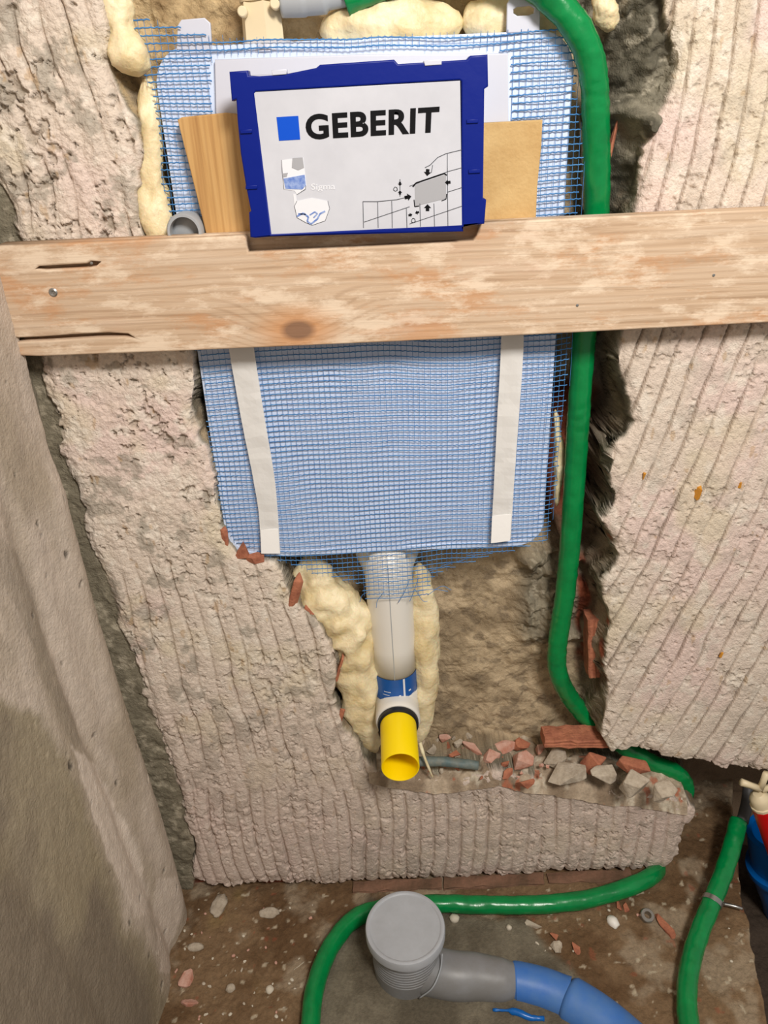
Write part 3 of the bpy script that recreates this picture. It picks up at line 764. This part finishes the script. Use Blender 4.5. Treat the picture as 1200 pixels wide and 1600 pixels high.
me = join([band_mesh(ze+.001, zb_+.004, RP+.001, 20, 25, 4), band_mesh(ze+.006, ze+.012, RP+.001, 3, 15, 6), band_mesh(ze+.012, ze+.015, RP+.001, 8, 13, 3), band_mesh(ze+.020, ze+.0212, RP+.001, -30, -12, 6), band_mesh(ze+.014, ze+.015, RP+.001, -34, -16, 6),
           band_mesh(ze+.017, ze+.020, RP+.001, 35, 42, 4), band_mesh(ze+.008, ze+.009, RP+.001, 44, 58, 4)])
link('label_print', me, M_PALE, lb)
# elbow: pipe turns to face the room
zo = P(622, 1128, -.004).z; xo = P(622, 1128, -.004).x
el = [ax(ze+.004), ax(ze-.012), Vector((xo, YPIPE-.001, zo+.020)), Vector((xo, YPIPE-.008, zo+.004)), Vector((xo, YPIPE-.020, zo)), Vector((xo, .010, zo)), Vector((xo, -.002, zo))]
rr = [RP, RP, RP, RP, RP, RP, RP]
link('elbow', sweep(catmull(el, 6), list(np.interp(np.linspace(0, 1, 37), [0, 1], [RP+.0002, RP-.0012])), 48, False, None, 'elbow'), M_PIPE, fp)
link('socket_collar', lathe((xo, .0, zo), (0, -1, 0), [(RP-.006, -.02), (RP-.0005, -.02), (RP, -.006), (RP, .002), (RP-.0015, .0045), (RP-.006, .0045), (RP-.006, -.02)], 64), M_PIPE, fp)
zy = P(624, 1146, -.010).z; 
link('seal_ring', lathe((xo, -.004, zo), (0, -1, 0), [(RP-.010, -.008), (RP-.0032, -.008), (RP-.0030, .004), (RP-.0034, .008), (RP-.005, .009), (RP-.010, .009), (RP-.010, -.008)], 64), M_RUBBER, fp)
# find how far the yellow tube sticks out: its end centre sits at (620,1197)
ybest = min(np.linspace(-.12, -.02, 400), key=lambda y: abs(proj(xo, y, zo)[1]-1199))
RY = .0275
yt = lathe((xo, 0, zo), (0, -1, 0), [(RY-.0022, -.012), (RY, -.012), (RY, -ybest-.001), (RY-.0006, -ybest), (RY-.0016, -ybest), (RY-.0022, -ybest-.001), (RY-.0022, -.012)], 72, 'protective_tube')
tag(link('protective_tube', yt, M_YELLOW, None, (xo, ybest/2, zo-RY)), 'bright yellow open plastic tube plugged into the flush pipe outlet', 'tube')
yi = lathe((xo, 0, zo), (0, -1, 0), [(0, .004), (RY-.003, .004), (RY-.003, -.002), (0, -.002)], 48)
o = link('end_disc', yi, M_YELLOW, bpy.data.objects['protective_tube'])

# small grey pipe left of the pine wedge
g0 = P(289, 362, -.012)
lat = join([lathe((g0.x, .012, g0.z), (0, -1, 0), [(.0175, -.01), (.0195, -.01), (.0195, .026), (.0180, .028), (.0155, .028), (.0155, 0.0), (0, 0.0)], 40),
            lathe((g0.x, .012, g0.z), (0, -1, 0), [(.0155, .010), (.012, .012), (0, .012)], 40)])
tag(link('conduit_socket', lat, M_LGREY, None, (g0.x, 0, g0.z-.02)), 'round grey conduit end between the foam and the pine offcut', 'pipe')

# ------------------------------------------------------------------ green hoses
def hose(path, r, n=16):
    p = catmull(path, n)
    # even spacing
    q = [p[0]]; acc = 0
    for i in range(1, len(p)):
        L = (p[i]-p[i-1]).length
        k = max(1, int(L/.004))
        for j in range(1, k+1): q.append(p[i-1].lerp(p[i], j/k))
    def d(pt, i, a):
        return .0011*mnoise.noise(Vector((pt.x*60, pt.y*60, pt.z*160)))+.0005*mnoise.noise(pt*260)
    return sweep(q, r, 28, True, d, 'sleeve')
main = [P(538, 2, .030), P(590, -22, .03), P(700, -60, .02), P(800, -42, .005), P(862, -2, .0), P(905, 50, .0), P(926, 110, .005), P(931, 200, .015), P(932, 330, .030), P(921, 450, .036), P(910, 560, .040), P(901, 700, .045), P(893, 820, .048), P(884, 920, .046), P(872, 1000, .048), P(872, 1050, .052),
        P(892, 1092, .066), P(925, 1130, .066), P(968, 1162, .060), P(1020, 1192, .055), P(1056, 1207, .052), P(1071, 1232, .052), P(1058, 1268, .050), P(1042, 1310, .042), P(1034, 1345, .032),
        PZ(1010, 1374, .020), PZ(930, 1402, .016), PZ(850, 1413, .016), PZ(760, 1414, .016), PZ(690, 1412, .016), PZ(620, 1416, .016), PZ(560, 1432, .018), PZ(520, 1474, .018), PZ(496, 1530, .018), PZ(486, 1590, .018), PZ(484, 1700, .018), PZ(490, 1900, .018)]
h1 = thing('green_hose', 'long green sleeved water pipe looping down the cavity and over the floor', 'hose', tuple(PZ(700, 1412, 0)))
link('sleeve', hose(main, .0146), M_GREEN, h1)
second = [PZ(1154, 1282, .090), PZ(1146, 1315, .074), PZ(1131, 1362, .056), PZ(1114, 1406, .042), PZ(1096, 1450, .030), PZ(1080, 1500, .022), PZ(1073, 1550, .019), PZ(1076, 1600, .018), PZ(1090, 1700, .018), PZ(1120, 1900, .018)]
h2 = thing('green_hose', 'short green sleeved pipe with a metal clamp at the right edge', 'hose', tuple(PZ(1080, 1560, 0)))
link('sleeve', hose(second, .0150), M_GREEN, h2)
cl = catmull(second, 16); ci = min(range(len(cl)), key=lambda i: abs(proj(*cl[i])[1]-1409)); cd = (cl[ci+1]-cl[ci]).normalized()
link('clamp', lathe(cl[ci], cd, [(.0150, -.004), (.0166, -.0042), (.0168, .0042), (.0150, .004)], 40), M_METAL, h2)
link('end_sleeve', sweep(catmull([PZ(1170, 1232, .120), PZ(1167, 1255, .106), PZ(1160, 1284, .093)], 8), [.010]*17, 24), M_DGREY, h2)
# strap tail of the clamp lying on the soil
link('clamp_tail', sweep(catmull([PZ(1130, 1412, .012), PZ(1148, 1416, .014), PZ(1160, 1420, .012)], 6), .003, 8), M_METAL, h2)
# grey coupling at the head of the long hose
gp = catmull([P(440, 4, .034), P(475, 3, .032), P(508, 0, .03), P(540, -6, .03)], 8)
tag(link('pipe_coupling', sweep(gp, [.0135]*9+[.0125]*8+[.0095]*8, 32), M_LGREY, None, tuple(P(490, 15, .03))), 'grey pipe coupling at the top beside the beige nut', 'fitting')
# beige valve nut
bx0 = P(411, 62, .040)
bn = thing('valve_fitting', 'beige hexagonal valve fitting standing on the cistern top', 'fitting', (bx0.x, .045, 1.283))
hexp = []
link('nut', lathe((bx0.x, .045, bx0.z-.002), (0, 0, 1), [(0, 0), (.0225, 0), (.0215, .034), (.0195, .036), (0, .036)], 6, flat=True), M_BEIGE, bn)
link('collar', lathe((bx0.x, .045, bx0.z+.033), (0, 0, 1), [(0, 0), (.021, 0), (.0215, .003), (.0195, .006), (.012, .008), (.012, .030), (0, .030)], 40), M_BEIGE, bn)
link('base_flange', lathe((bx0.x+.004, .045, bx0.z-.012), (0, 0, 1), [(0, 0), (.032, 0), (.031, .006), (.024, .011), (0, .011)], 40), M_WHITE, bn)
for k, (u, v) in enumerate(((431, 8), (381, 20))):
    q = P(u, v, .03); link('lug', lathe(q, (0, -1, 0), [(0, 0), (.005, 0), (.005, .012), (.004, .013), (0, .013)], 16), M_BEIGE, bn)

# ------------------------------------------------------------------ expanding foam
def foam_obj(path, radii, seed, lab, amp=.35):
    me = foam(path, radii, seed, amp); b = centre(me)
    tag(link('expanding_foam', me, M_FOAM, None, b), lab, 'foam', 'cured foam around the cistern and pipe')
foam_obj([P(172, -60, .022), P(178, 0, .02), P(188, 50, .02), P(208, 90, .014), P(218, 120, .016)], [.016, .018, .018, .022, .012], 1, 'pinkish cream foam sausage at the top left corner of the mesh', .25)
foam_obj([P(232, 118, .03), P(236, 200, .022), P(240, 280, .02), P(248, 350, .018), P(275, 450, .02), P(310, 560, .03)], [.012, .013, .016, .020, .018, .010], 2, 'cream foam strip along the left edge of the cistern')
foam_obj([P(500, 52, .05), P(560, 36, .045), P(640, 38, .045), P(725, 36, .045)], [.016, .024, .026, .020], 3, 'long cream foam bead on the cistern top below the hose', .22)
foam_obj([P(722, 38, .045), P(770, 30, .045), P(850, 36, .05), P(885, 50, .055)], [.018, .024, .022, .014], 4, 'cream foam lump behind the slotted white tab', .25)
foam_obj([P(478, 868, .06), P(496, 915, .050), P(522, 950, .046), P(548, 990, .044), P(560, 1060, .042), P(566, 1120, .042), P(585, 1178, .045)], [.024, .038, .044, .040, .032, .030, .016], 5, 'lumpy cream foam filling the cavity left of the flush pipe', .32)
foam_obj([P(655, 880, .062), P(663, 960, .056), P(665, 1040, .052), P(662, 1110, .052), P(652, 1165, .050)], [.018, .023, .024, .020, .010], 6, 'narrow cream foam strip along the right of the flush pipe', .2)
foam_obj([P(322, 690, .03), P(335, 750, .028), P(352, 815, .03), P(366, 850, .034)], [.006, .009, .012, .010], 7, 'thin foam seam at the lower left edge of the mesh')
foam_obj([P(868, 640, .07), P(874, 720, .065), P(870, 790, .07)], [.006, .008, .006], 8, 'foam trace between the mesh edge and the green hose')
foam_obj([P(936, -20, .03), P(946, 20, .034), P(952, 50, .04)], [.010, .013, .008], 9, 'small foam blob right of the hose bend at the top')
# dribble of foam under the elbow
dr = sweep(catmull([P(656, 1160, .01), P(662, 1180, .0), P(672, 1205, -.006), P(676, 1214, -.004)], 6), [.003]*6+[.0022]*6+[.0015]*7, 10)
tag(link('foam_drip', dr, M_FOAM, None, tuple(P(670, 1215, 0))), 'thin foam drip beside the yellow tube', 'foam')

# ------------------------------------------------------------------ rubble
def shard(sx, sy, sz, n=12, flatk=1.0, seed=0):
    rnd = random.Random(seed); bm = bmesh.new()
    for i in range(n):
        a = rnd.uniform(0, 6.283); z = rnd.choice([-1, 1])*rnd.uniform(.6, 1); r = rnd.uniform(.7, 1)
        bm.verts.new((sx/2*r*math.cos(a), sy/2*r*math.sin(a), sz/2*z))
    r = bmesh.ops.convex_hull(bm, input=bm.verts)
    bmesh.ops.delete(bm, geom=[g for g in r.get('geom_interior', []) if isinstance(g, bmesh.types.BMVert)], context='VERTS')
    bmesh.ops.bevel(bm, geom=bm.edges[:]+bm.verts[:], offset=min(sx, sy, sz)*.05, segments=1, affect='EDGES', clamp_overlap=True)
    me = bpy.data.meshes.new('shard'); bm.to_mesh(me); bm.free(); return me
def lumpm(r, seed=0, sub=3, amp=.25):
    bm = bmesh.new(); bmesh.ops.create_icosphere(bm, subdivisions=sub, radius=1)
    for v in bm.verts:
        k = 1+amp*mnoise.noise(v.co*1.7+Vector((seed*5.1, 0, seed)))+amp*.4*mnoise.noise(v.co*4.5+Vector((seed, 3, 0)))
        v.co = Vector((v.co.x*r[0], v.co.y*r[1], v.co.z*r[2]))*k
    me = bpy.data.meshes.new('lump'); bm.to_mesh(me); bm.free(); me.polygons.foreach_set('use_smooth', [True]*len(me.polygons)); return me
def put(name, me, m, loc, rot, lab, cat, group=None):
    me.materials.append(m); o = bpy.data.objects.new(name, me); COL.objects.link(o); o.location = loc; o.rotation_euler = rot
    return tag(o, lab, cat, group)
ZL = P(760, 1215, 0).z-.004        # height of the cavity sill
# mortar sill filling the bottom of the opening
sill_path = []
def sill():
    xs = np.arange(P(575, 1190, 0).x, P(1082, 1235, 0).x, .0022); ys = np.arange(-.004, .125, .0022)
    X, Y = np.meshgrid(xs, ys, indexing='ij')
    H = .004*fbm(X, Y, 30, 4, 120)+.006*fbm(X, Y, 14, 3, 121)+.002*fbm(X, Y, 110, 3, 122)
    u, v = proj(X, 0, 0*X+ZL)
    zf = np.interp(xs, [P(u_, v_, 0).x for u_, v_ in ((575, 1204), (680, 1226), (780, 1212), (850, 1226), (930, 1237), (1000, 1247), (1085, 1256))],
                   [P(u_, v_, 0).z for u_, v_ in ((575, 1204), (680, 1226), (780, 1212), (850, 1226), (930, 1237), (1000, 1247), (1085, 1256))])[:, None]
    Z = zf-.001+H+.003*sstep(.004, .012, Y)+.020*sstep(.0, .05, Y)*(X > .14)*sstep(-.4, .3, fbm(X, Y, 16, 2, 124))-.02*sstep(.004, -.004, Y)
    col = mixc(np.array(c(178, 160, 138))+0*X[..., None], np.array(c(136, 118, 98)), sstep(-.3, .3, fbm(X, Y, 24, 4, 125)))
    col = mixc(col, np.array(c(206, 196, 176)), .7*sstep(.1, .5, fbm(X, Y, 80, 3, 126)))
    col = mixc(col, np.array(c(168, 94, 66)), .8*sstep(.38, .5, fbm(X, Y, 55, 3, 127)))
    me = mesh_np('wall_sill', np.stack([X, Y, Z], -1).reshape(-1, 3), grid_faces(*X.shape), np.clip(col, 0, 1).reshape(-1, 3))
    o = link('wall_sill', me, M_SOIL); o['kind'] = 'structure'
sill()
def on_sill(u, v, h=.008):       # point on the sill seen at this mark
    return PZ(u, v, ZL+h)
frags = [  # u, v, sx, sy, sz, rotz, tilt, material, name, label
    (740, 1168, .045, .014, .012, -.75, .2, M_BRICKD, 'brick_shard', 'long thin dusty brick splinter slanting on the cavity sill'),
    (785, 1168, .050, .022, .014, .35, -.2, M_BRICKD, 'brick_shard', 'dusty pink brick splinter rising to the right on the sill'),
    (768, 1183, .030, .024, .018, .2, .3, M_BRICKD, 'brick_shard', 'dusty brick chunk beside the slate teal pipe piece'),
    (816, 1163, .030, .024, .016, .3, .2, M_BRICK, 'brick_shard', 'deep orange brick piece at the middle rear of the sill'),
    (818, 1187, .034, .026, .022, .4, .5, M_BRICKD, 'brick_shard', 'pale kite-shaped brick piece standing on the sill'),
    (789, 1191, .014, .012, .010, .1, .1, M_BRICK, 'brick_shard', 'small round orange brick crumb left of the kite-shaped piece'),
    (793, 1207, .022, .010, .009, .7, .1, M_BRICK, 'brick_shard', 'small slanted orange brick sliver above the combed plaster'),
    (820, 1222, .030, .014, .012, -.1, .0, M_BRICK, 'brick_shard', 'flat orange brick piece nearest the combed plaster edge'),
    (711, 1178, .022, .010, .008, .5, .1, M_BRICK, 'brick_shard', 'small orange brick chip right of the foam strip'),
    (695, 1153, .020, .014, .010, -.3, .1, M_BRICKD, 'brick_shard', 'pinkish brick chip lying at the foot of the cavity back'),
    (716, 1160, .016, .012, .010, .4, .1, M_STONE, 'mortar_crumb', 'grey mortar crumb among the chips right of the foam'),
    (846, 1168, .018, .016, .014, .4, .1, M_BRICKD, 'brick_shard', 'pale pink brick crumb right of the deep orange piece'),
    (868, 1182, .038, .032, .020, .2, .1, M_STONE, 'mortar_lump', 'grey round mortar lump left of the tilted orange brick'),
    (928, 1188, .034, .030, .030, .5, .4, M_BRICK, 'brick_shard', 'tilted orange brick block below the broken plaster corner'),
    (992, 1196, .052, .024, .018, -.45, .2, M_BRICK, 'brick_shard', 'wedge of orange brick under the right plaster block'),
    (885, 1206, .060, .034, .018, .1, .0, M_STONE, 'mortar_lump', 'broad flat pale mortar slab on the sill edge'),
    (942, 1210, .040, .030, .020, .3, .1, M_STONE, 'mortar_lump', 'small pale mortar lump between broad slab and grey block'),
    (990, 1222, .042, .036, .028, -.2, .2, M_STONE, 'mortar_lump', 'grey angular mortar block near the right end of the sill'),
    (1040, 1236, .040, .034, .024, .3, .1, M_STONE, 'mortar_lump', 'mortar lump at the far right end of the sill'),
    (732, 1150, .016, .014, .012, .9, .1, M_STONE, 'mortar_crumb', 'rearmost mortar crumb left of the brick splinters'),
    (675, 1170, .018, .012, .010, .2, .1, M_STONE, 'mortar_crumb', 'mortar crumb touching the right foam strip'),
]
for i, (u, v, sx, sy, sz, rz, tl_, m, nm, lab) in enumerate(frags):
    p = on_sill(u, v, .012); me = shard(sx*1.2, sy*1.2, sz*1.1, 13, 1, i+20)
    put(nm, me, m, (p.x, p.y, p.z-.002), (tl_, tl_*.4, rz), lab, 'rubble', 'rubble on the cavity sill')
# crumbs
for i in range(34):
    u = random.uniform(672, 950); v = random.uniform(1152, 1205)+(u-680)*.07
    if 745 < u < 860 and v > 1155 and random.random() < .5: v = random.uniform(1195, 1220)
    p = on_sill(u, v, .006); s = random.uniform(.005, .011)
    put('rubble_crumb', shard(s, s*random.uniform(.6, 1), s*.8, 9, 1, 200+i), random.choice([M_STONE, M_STONE, M_BRICKD, M_BRICK]), (p.x, p.y, p.z+.001), (random.random(), random.random(), random.random()*6),
        'small crumb of rubble strewn on the cavity sill', 'rubble', 'small crumbs on the cavity sill')
# brick seen in the cavity right under the hose
def box_brick(a, b, h, d, lab, rz=0, grooves=True, m=M_BRICK):
    a = Vector(a); b = Vector(b); L = (b-a).length; bm = bmesh.new(); n = 12
    prof = []
    for k in range(n+1):
        prof.append((k/n*h, -.0015*(math.sin(k/n*math.pi*4)**2)))
    bmesh.ops.create_cube(bm, size=1)
    for v in bm.verts: v.co = Vector((v.co.x*L, v.co.y*d, v.co.z*h))
    bmesh.ops.subdivide_edges(bm, edges=bm.edges[:], cuts=7, use_grid_fill=True)
    for v in bm.verts:
        q = v.co
        if grooves and q.y < -d*.49: q.y += .0018*(math.sin(q.z/h*math.pi*3)**2)
        q += Vector((mnoise.noise(q*70+a), mnoise.noise(q*70+b), mnoise.noise(q*70)))*.0028
    me = bpy.data.meshes.new('hollow_brick'); bm.to_mesh(me); bm.free()
    ang = math.atan2((b-a).z, (b-a).x)
    put('hollow_brick', me, m, (a+b)/2, (0, -ang, rz), lab, 'brick')
box_brick(P(848, 1152, .036), P(950, 1152, .036), .018, .034, 'ribbed hollow brick end sticking out under the hose bend')
ya = -.006
for (u1, v1, u2, v2, lab) in ((552, 1392, 690, 1388, 'soiled brown brick edge under the combed plaster behind the drain cap'), (694, 1388, 850, 1384, 'soiled brown brick edge under the combed plaster right of the drain cap'), (856, 1384, 985, 1378, 'soiled brown brick edge under the combed plaster near the hose bend')):
    xa = P(u1, v1, ya).x; xb = P(u2, v2, ya).x
    box_brick((xa, ya+.004, .002), (xb, ya+.004, .002), .012, .020, lab, m=M_BRICKB)
box_brick(P(925, 960, .055), P(926, 1050, .055), .020, .03, 'upright strip of brown brick in the cavity beside the plaster block', m=M_BRICK)
for (u, v, s, Y, lab) in ((377, 860, (.027, .018, .024), .006, 'orange brick nub below the lower left mesh corner'), (350, 838, (.013, .012, .030), .006, 'slim brick bit left of the mesh corner'), (462, 925, (.018, .016, .062), .006, 'upright brick strip left of the lumpy foam'),
                   (484, 952, (.020, .014, .016), .016, 'brick crumb at the foot of the upright brick strip'), (400, 872, (.032, .014, .012), .006, 'dusty brick sliver under the left tape end'),
                   (529, 1045, (.008, .012, .060), .014, 'thin brick line exposed beside the foam mid-height'), (532, 1120, (.010, .012, .040), .012, 'low thin brick line exposed beside the foam'), (961, 210, (.008, .012, .045), .035, 'thin brick sliver in the cavity right of the hose'),
                   (1020, 140, (.008, .02, .06), .040, 'narrow dark brick fragment in the upper right cavity')):
    p = P(u, v, Y); put('brick_fragment', shard(*s, 14, 1, int(u)), M_BRICK, p, (.1, .25 if u > 400 else 0, .2), lab, 'brick')
# slate coloured flat pipe piece
tp = catmull([P(652, 1190, .014), P(690, 1190, .012), P(720, 1193, .010), P(747, 1196, .008)], 8)
me = sweep(tp, .0078, 20, True, lambda q, i, a: .0012*mnoise.noise(q*120))
tag(link('conduit_piece', me, M_TEAL, None, tuple(P(700, 1203, .01))), 'slate teal conduit piece lying on the sill right of the yellow tube', 'pipe')

# wood chips stuck in the right plaster
for (u, v, s, lab) in ((1091, 770, (.010, .014, .020), 'orange wood chip stuck in the right plaster block'), (1157, 758, (.005, .006, .010), 'tiny tan wood chip right of the orange chip'), (1127, 1023, (.005, .006, .010), 'tiny brown chip low in the right plaster block'), (1005, 744, (.004, .006, .014), 'tiny tan chip near the plaster block edge')):
    put('wood_chip', shard(*s, 12, 1, int(u)), M_ORANGE, P(u, v, -.002), (0.3, .1, .2), lab, 'wood chip')

# ------------------------------------------------------------------ floor drain
cc = PZ(633, 1447, .106); DX, DY = cc.x, cc.y
dr_ = thing('drain_stub', 'grey floor drain riser with a round light grey cap', 'drain pipe', (DX, DY, 0))
prof = [(.0, -.05), (.050, -.05)]
z = 0.0
prof += [(.0515, -.01), (.0515, .010)]
for k in range(9):
    z0 = .028+k*.0062; prof += [(.0530, z0), (.0530, z0+.0034), (.0518, z0+.0044), (.0518, z0+.0058)]
prof += [(.0555, .086), (.0565, .090), (.0565, .096), (0, .096)]
link('riser', lathe((DX, DY, 0), (0, 0, 1), prof, 72), M_PGREY, dr_)
cp = [(r_*.985, h_+.016) for r_, h_ in [(0, .072), (.060, .072), (.0622, .074), (.0625, .086), (.0612, .0895), (.0585, .0905), (.0560, .0900), (.0545, .0886), (.050, .0882), (.030, .0888), (0, .0892)]]
link('cap', lathe((DX, DY, 0), (0, 0, 1), cp, 96), M_PCAP, dr_)
b0 = Vector((DX, DY, .022)); b1 = PZ(742, 1526, .014); b2 = PZ(802, 1532, .006)
bp_ = catmull([Vector((DX+.02, DY-.012, .018)), PZ(705, 1524, .018), b1, PZ(780, 1531, .009), b2], 8)
n = len(bp_); link('branch', sweep(bp_, list(np.interp(np.linspace(0, 1, n), [0, .45, .8, 1], [.036, .0345, .031, .026])), 40), M_PGREY, dr_)
link('branch_seam', sweep(catmull([PZ(691, 1490, .070), PZ(688, 1515, .055), PZ(676, 1543, .04), PZ(655, 1560, .012)], 6), .0012, 8), M_LGREY, dr_)
bl = thing('drain_pipe', 'bright blue drain pipe with bend half buried in the screed', 'drain pipe', tuple(PZ(850, 1545, 0)))
q1 = catmull([PZ(798, 1534, .004), PZ(812, 1535, .004), PZ(850, 1545, .002), PZ(886, 1560, .0)], 8)
n = len(q1); link('coupling', sweep(q1, list(np.interp(np.linspace(0, 1, n), [0, .06, .2, .35, .9, 1], [.024, .026, .029, .029, .030, .031])), 40), M_PBLUE, bl)
q2 = catmull([PZ(886, 1560, .0), PZ(930, 1588, .0), PZ(972, 1622, .0), PZ(1030, 1680, .012), PZ(1070, 1760, .01)], 8)
n = len(q2); link('pipe', sweep(q2, list(np.interp(np.linspace(0, 1, n), [0, .02, .5, 1], [.031, .034, .034, .034])), 40), M_PBLUE, bl)
rl = [catmull([PZ(u1, 1500+k, .05), PZ(u1, 1540, .055)], 4) for u1, k in ()]
# half-buried dark blue ridge in the screed
me = sweep(catmull([PZ(770, 1578, .004), PZ(800, 1580, .006), PZ(830, 1590, .005), PZ(850, 1592, .003)], 6), [.002]*6+[.005]*6+[.004]*7, 10, True, lambda q, i, a: .002*mnoise.noise(q*150))
tag(link('buried_pipe_scrap', me, M_PBLUE2, None, tuple(PZ(800, 1580, 0))), 'dark blue scrap showing through the screed before the blue pipe', 'scrap')

# ------------------------------------------------------------------ right edge: big blue pipe, red pipe, manifold nut
bb = thing('blue_waste_pipe', 'large blue waste pipe with socket in the trench at the right edge', 'drain pipe', tuple(P(1235, 1420, .06)))
a_ = P(1219, 1352, .050); bt = P(1268, 1620, .025)
axv = (bt-a_).normalized()
link('pipe', lathe(a_, axv, [(.044, -.01), (.052, .0), (.050, .05), (.045, .09), (.043, .26), (0, .26)], 56), M_PBLUE2, bb)
link('socket', lathe(a_, axv, [(.036, -.095), (.046, -.095), (.048, -.06), (.050, -.012), (.0585, -.008), (.0600, .0), (.0585, .008), (.050, .012)], 56), M_PBLUE2, bb)
rp = catmull([P(1190, 1256, -.006), P(1205, 1300, -.008), P(1222, 1350, -.010), P(1245, 1420, -.012)], 8)
rd = thing('red_pipe', 'red sleeved pipe with cream winged nut at the right edge', 'pipe', tuple(P(1222, 1420, -.01)))
link('sleeve', sweep(rp, .0175, 32, True, lambda q, i, a: .0006*mnoise.noise(q*150)), M_RED, rd)
nd = (rp[0]-rp[3]).normalized()
link('nut', lathe(rp[0]-nd*.004, nd, [(0, 0), (.0185, 0), (.0185, .005), (.0165, .006), (.0165, .018), (.014, .024), (.008, .030), (0, .031)], 12), M_BEIGE, rd)
for e0, e1 in (((1188, 1232), (1158, 1222)), ((1188, 1232), (1198, 1208)), ((1190, 1234), (1216, 1226))):
    A = P(*e0, -.004); B = P(*e1, -.004); link('wing', sweep([A, A.lerp(B, .5), B], [.0060, .0055, .0062], 6), M_BEIGE, rd)

# ------------------------------------------------------------------ loose stones on the soil
def fz(x, y):
    h = floor_h(np.array([x]), np.array([y]))[0][0]; return float(h)
def drop(u, v, me, m, name, lab, cat, group=None, rz=0, lift=.3, rot=(0, 0)):
    p = PZ(u, v, .003); zmax = max(v_.co.z for v_ in me.vertices)
    return put(name, me, m, (p.x, p.y, fz(p.x, p.y)+zmax*lift), (rot[0], rot[1], rz), lab, cat, group)
drop(292, 1530, shard(.036, .024, .012, 20, 1, 501), M_BRICKD, 'terracotta_shard', 'pale terracotta shard beside the left wall foot', 'rubble', rz=1.2)
drop(296, 1562, shard(.034, .022, .010, 18, 1, 502), M_BRICKD, 'terracotta_shard', 'smaller terracotta shard touching the one by the left wall', 'rubble', rz=-.2)
drop(1041, 1447, shard(.060, .018, .010, 10, 1, 503), M_BRICK, 'terracotta_shard', 'long upright orange brick sliver between the two hoses', 'rubble', rz=-1.15)
drop(904, 1484, shard(.030, .022, .010, 8, 1, 504), M_BRICK, 'terracotta_shard', 'dark orange brick chip above the blue drain pipe', 'rubble', rz=-.8)
drop(864, 1465, shard(.022, .016, .010, 8, 1, 505), M_BRICK, 'terracotta_shard', 'reddish brick chip right below the horizontal hose', 'rubble', rz=-.3)
drop(965, 1412, shard(.016, .030, .010, 8, 1, 506), M_BRICK, 'terracotta_shard', 'orange brick chip left of the white pebble under the hose', 'rubble', rz=.2)
drop(979, 1418, shard(.014, .026, .008, 8, 1, 507), M_BRICK, 'terracotta_shard', 'narrow brick chip right beside the hose end of the ledge', 'rubble', rz=-.3)
drop(832, 1443, shard(.036, .014, .008, 9, 1, 508), M_STONE, 'mortar_lump', 'flat grey mortar flake below the horizontal hose', 'rubble', rz=-.3)
drop(870, 1480, shard(.030, .022, .010, 9, 1, 509), M_STONE, 'mortar_lump', 'tan mortar flake left of the dark orange chip', 'rubble', rz=.3)
drop(342, 1415, lumpm((.013, .022, .008), 11), M_STONE, 'mortar_lump', 'ochre oval lump at the wall foot on the left', 'rubble', rz=-.2)
drop(420, 1424, lumpm((.018, .010, .007), 12), M_STONE, 'mortar_lump', 'tan lump on the soil below the combed plaster', 'rubble')
drop(958, 1439, lumpm((.009, .012, .008), 13, 2), M_PEB, 'white_pebble', 'bright white oval pebble between the hoses', 'pebble', rz=.5)
M_PEB2 = mat('bright_pebble', c(236, 232, 224), .5)
bpy.data.objects['white_pebble'].data.materials[0] = M_PEB2
drop(710, 1437, lumpm((.009, .008, .007), 14, 2), M_PEB, 'pebble', 'pale round pebble right under the hose by the drain cap', 'pebble')
drop(795, 1450, lumpm((.005, .005, .005), 15, 2), M_PEB, 'pebble', 'small pale pebble left of the grey mortar flake', 'pebble')
drop(360, 1542, lumpm((.008, .008, .005), 16, 2), M_STONE, 'pebble', 'grey round stone in the middle of the brown soil', 'pebble')
drop(421, 1544, lumpm((.007, .007, .005), 17, 2), M_PEB, 'pebble', 'pinkish pebble left of the hose curve', 'pebble')
drop(305, 1478, lumpm((.014, .008, .005), 18, 2), M_STONE, 'pebble', 'flat grey stone near the left wall corner', 'pebble')
drop(467, 1508, shard(.024, .006, .004, 8, 1, 520), M_PEB, 'stone_splinter', 'slanted white splinter left of the hose curve', 'rubble', rz=.8)
nut = lathe((0, 0, 0), (0, 0, 1), [(.006, 0), (.0115, 0), (.0115, .010), (.0105, .011), (.006, .011), (.006, 0)], 24, closed=False)
p = PZ(1010, 1430, .004); put('metal_ring', nut, M_METAL, (p.x, p.y, fz(p.x, p.y)), (.25, .1, 0), 'small grey metal ring lying right of the white pebble', 'ring')
protos = [lumpm((.0036, .0028, .0022), 30+k, 2) for k in range(5)]+[shard(.009, .006, .004, 9, 1, 540+k) for k in range(4)]
n = 0
while n < 64:
    u = random.uniform(275, 1150); v = random.uniform(1395, 1600)
    if n < 38: u = random.uniform(275, 560)
    if 480 < u < 830 and v > 1390 and not (u < 500): continue
    if 1050 < u < 1130 or (u > 760 and v > 1500): continue
    if u < 300 and v > 1560: continue
    p = PZ(u, v, .002)
    if p.y > -.02: continue
    src = random.choice(protos); m = random.choice([M_PEB, M_PEB, M_STONE, M_BRICKD]); me = src.copy(); me.materials.clear()
    s = random.uniform(.4, 1.0); o = put('soil_pebble', me, m, (p.x, p.y, fz(p.x, p.y)+.0008), (0, 0, random.random()*6), 'tiny pebble scattered on the brown soil', 'pebble', 'tiny pebbles on the soil')
    o.scale = (s, s, s); n += 1
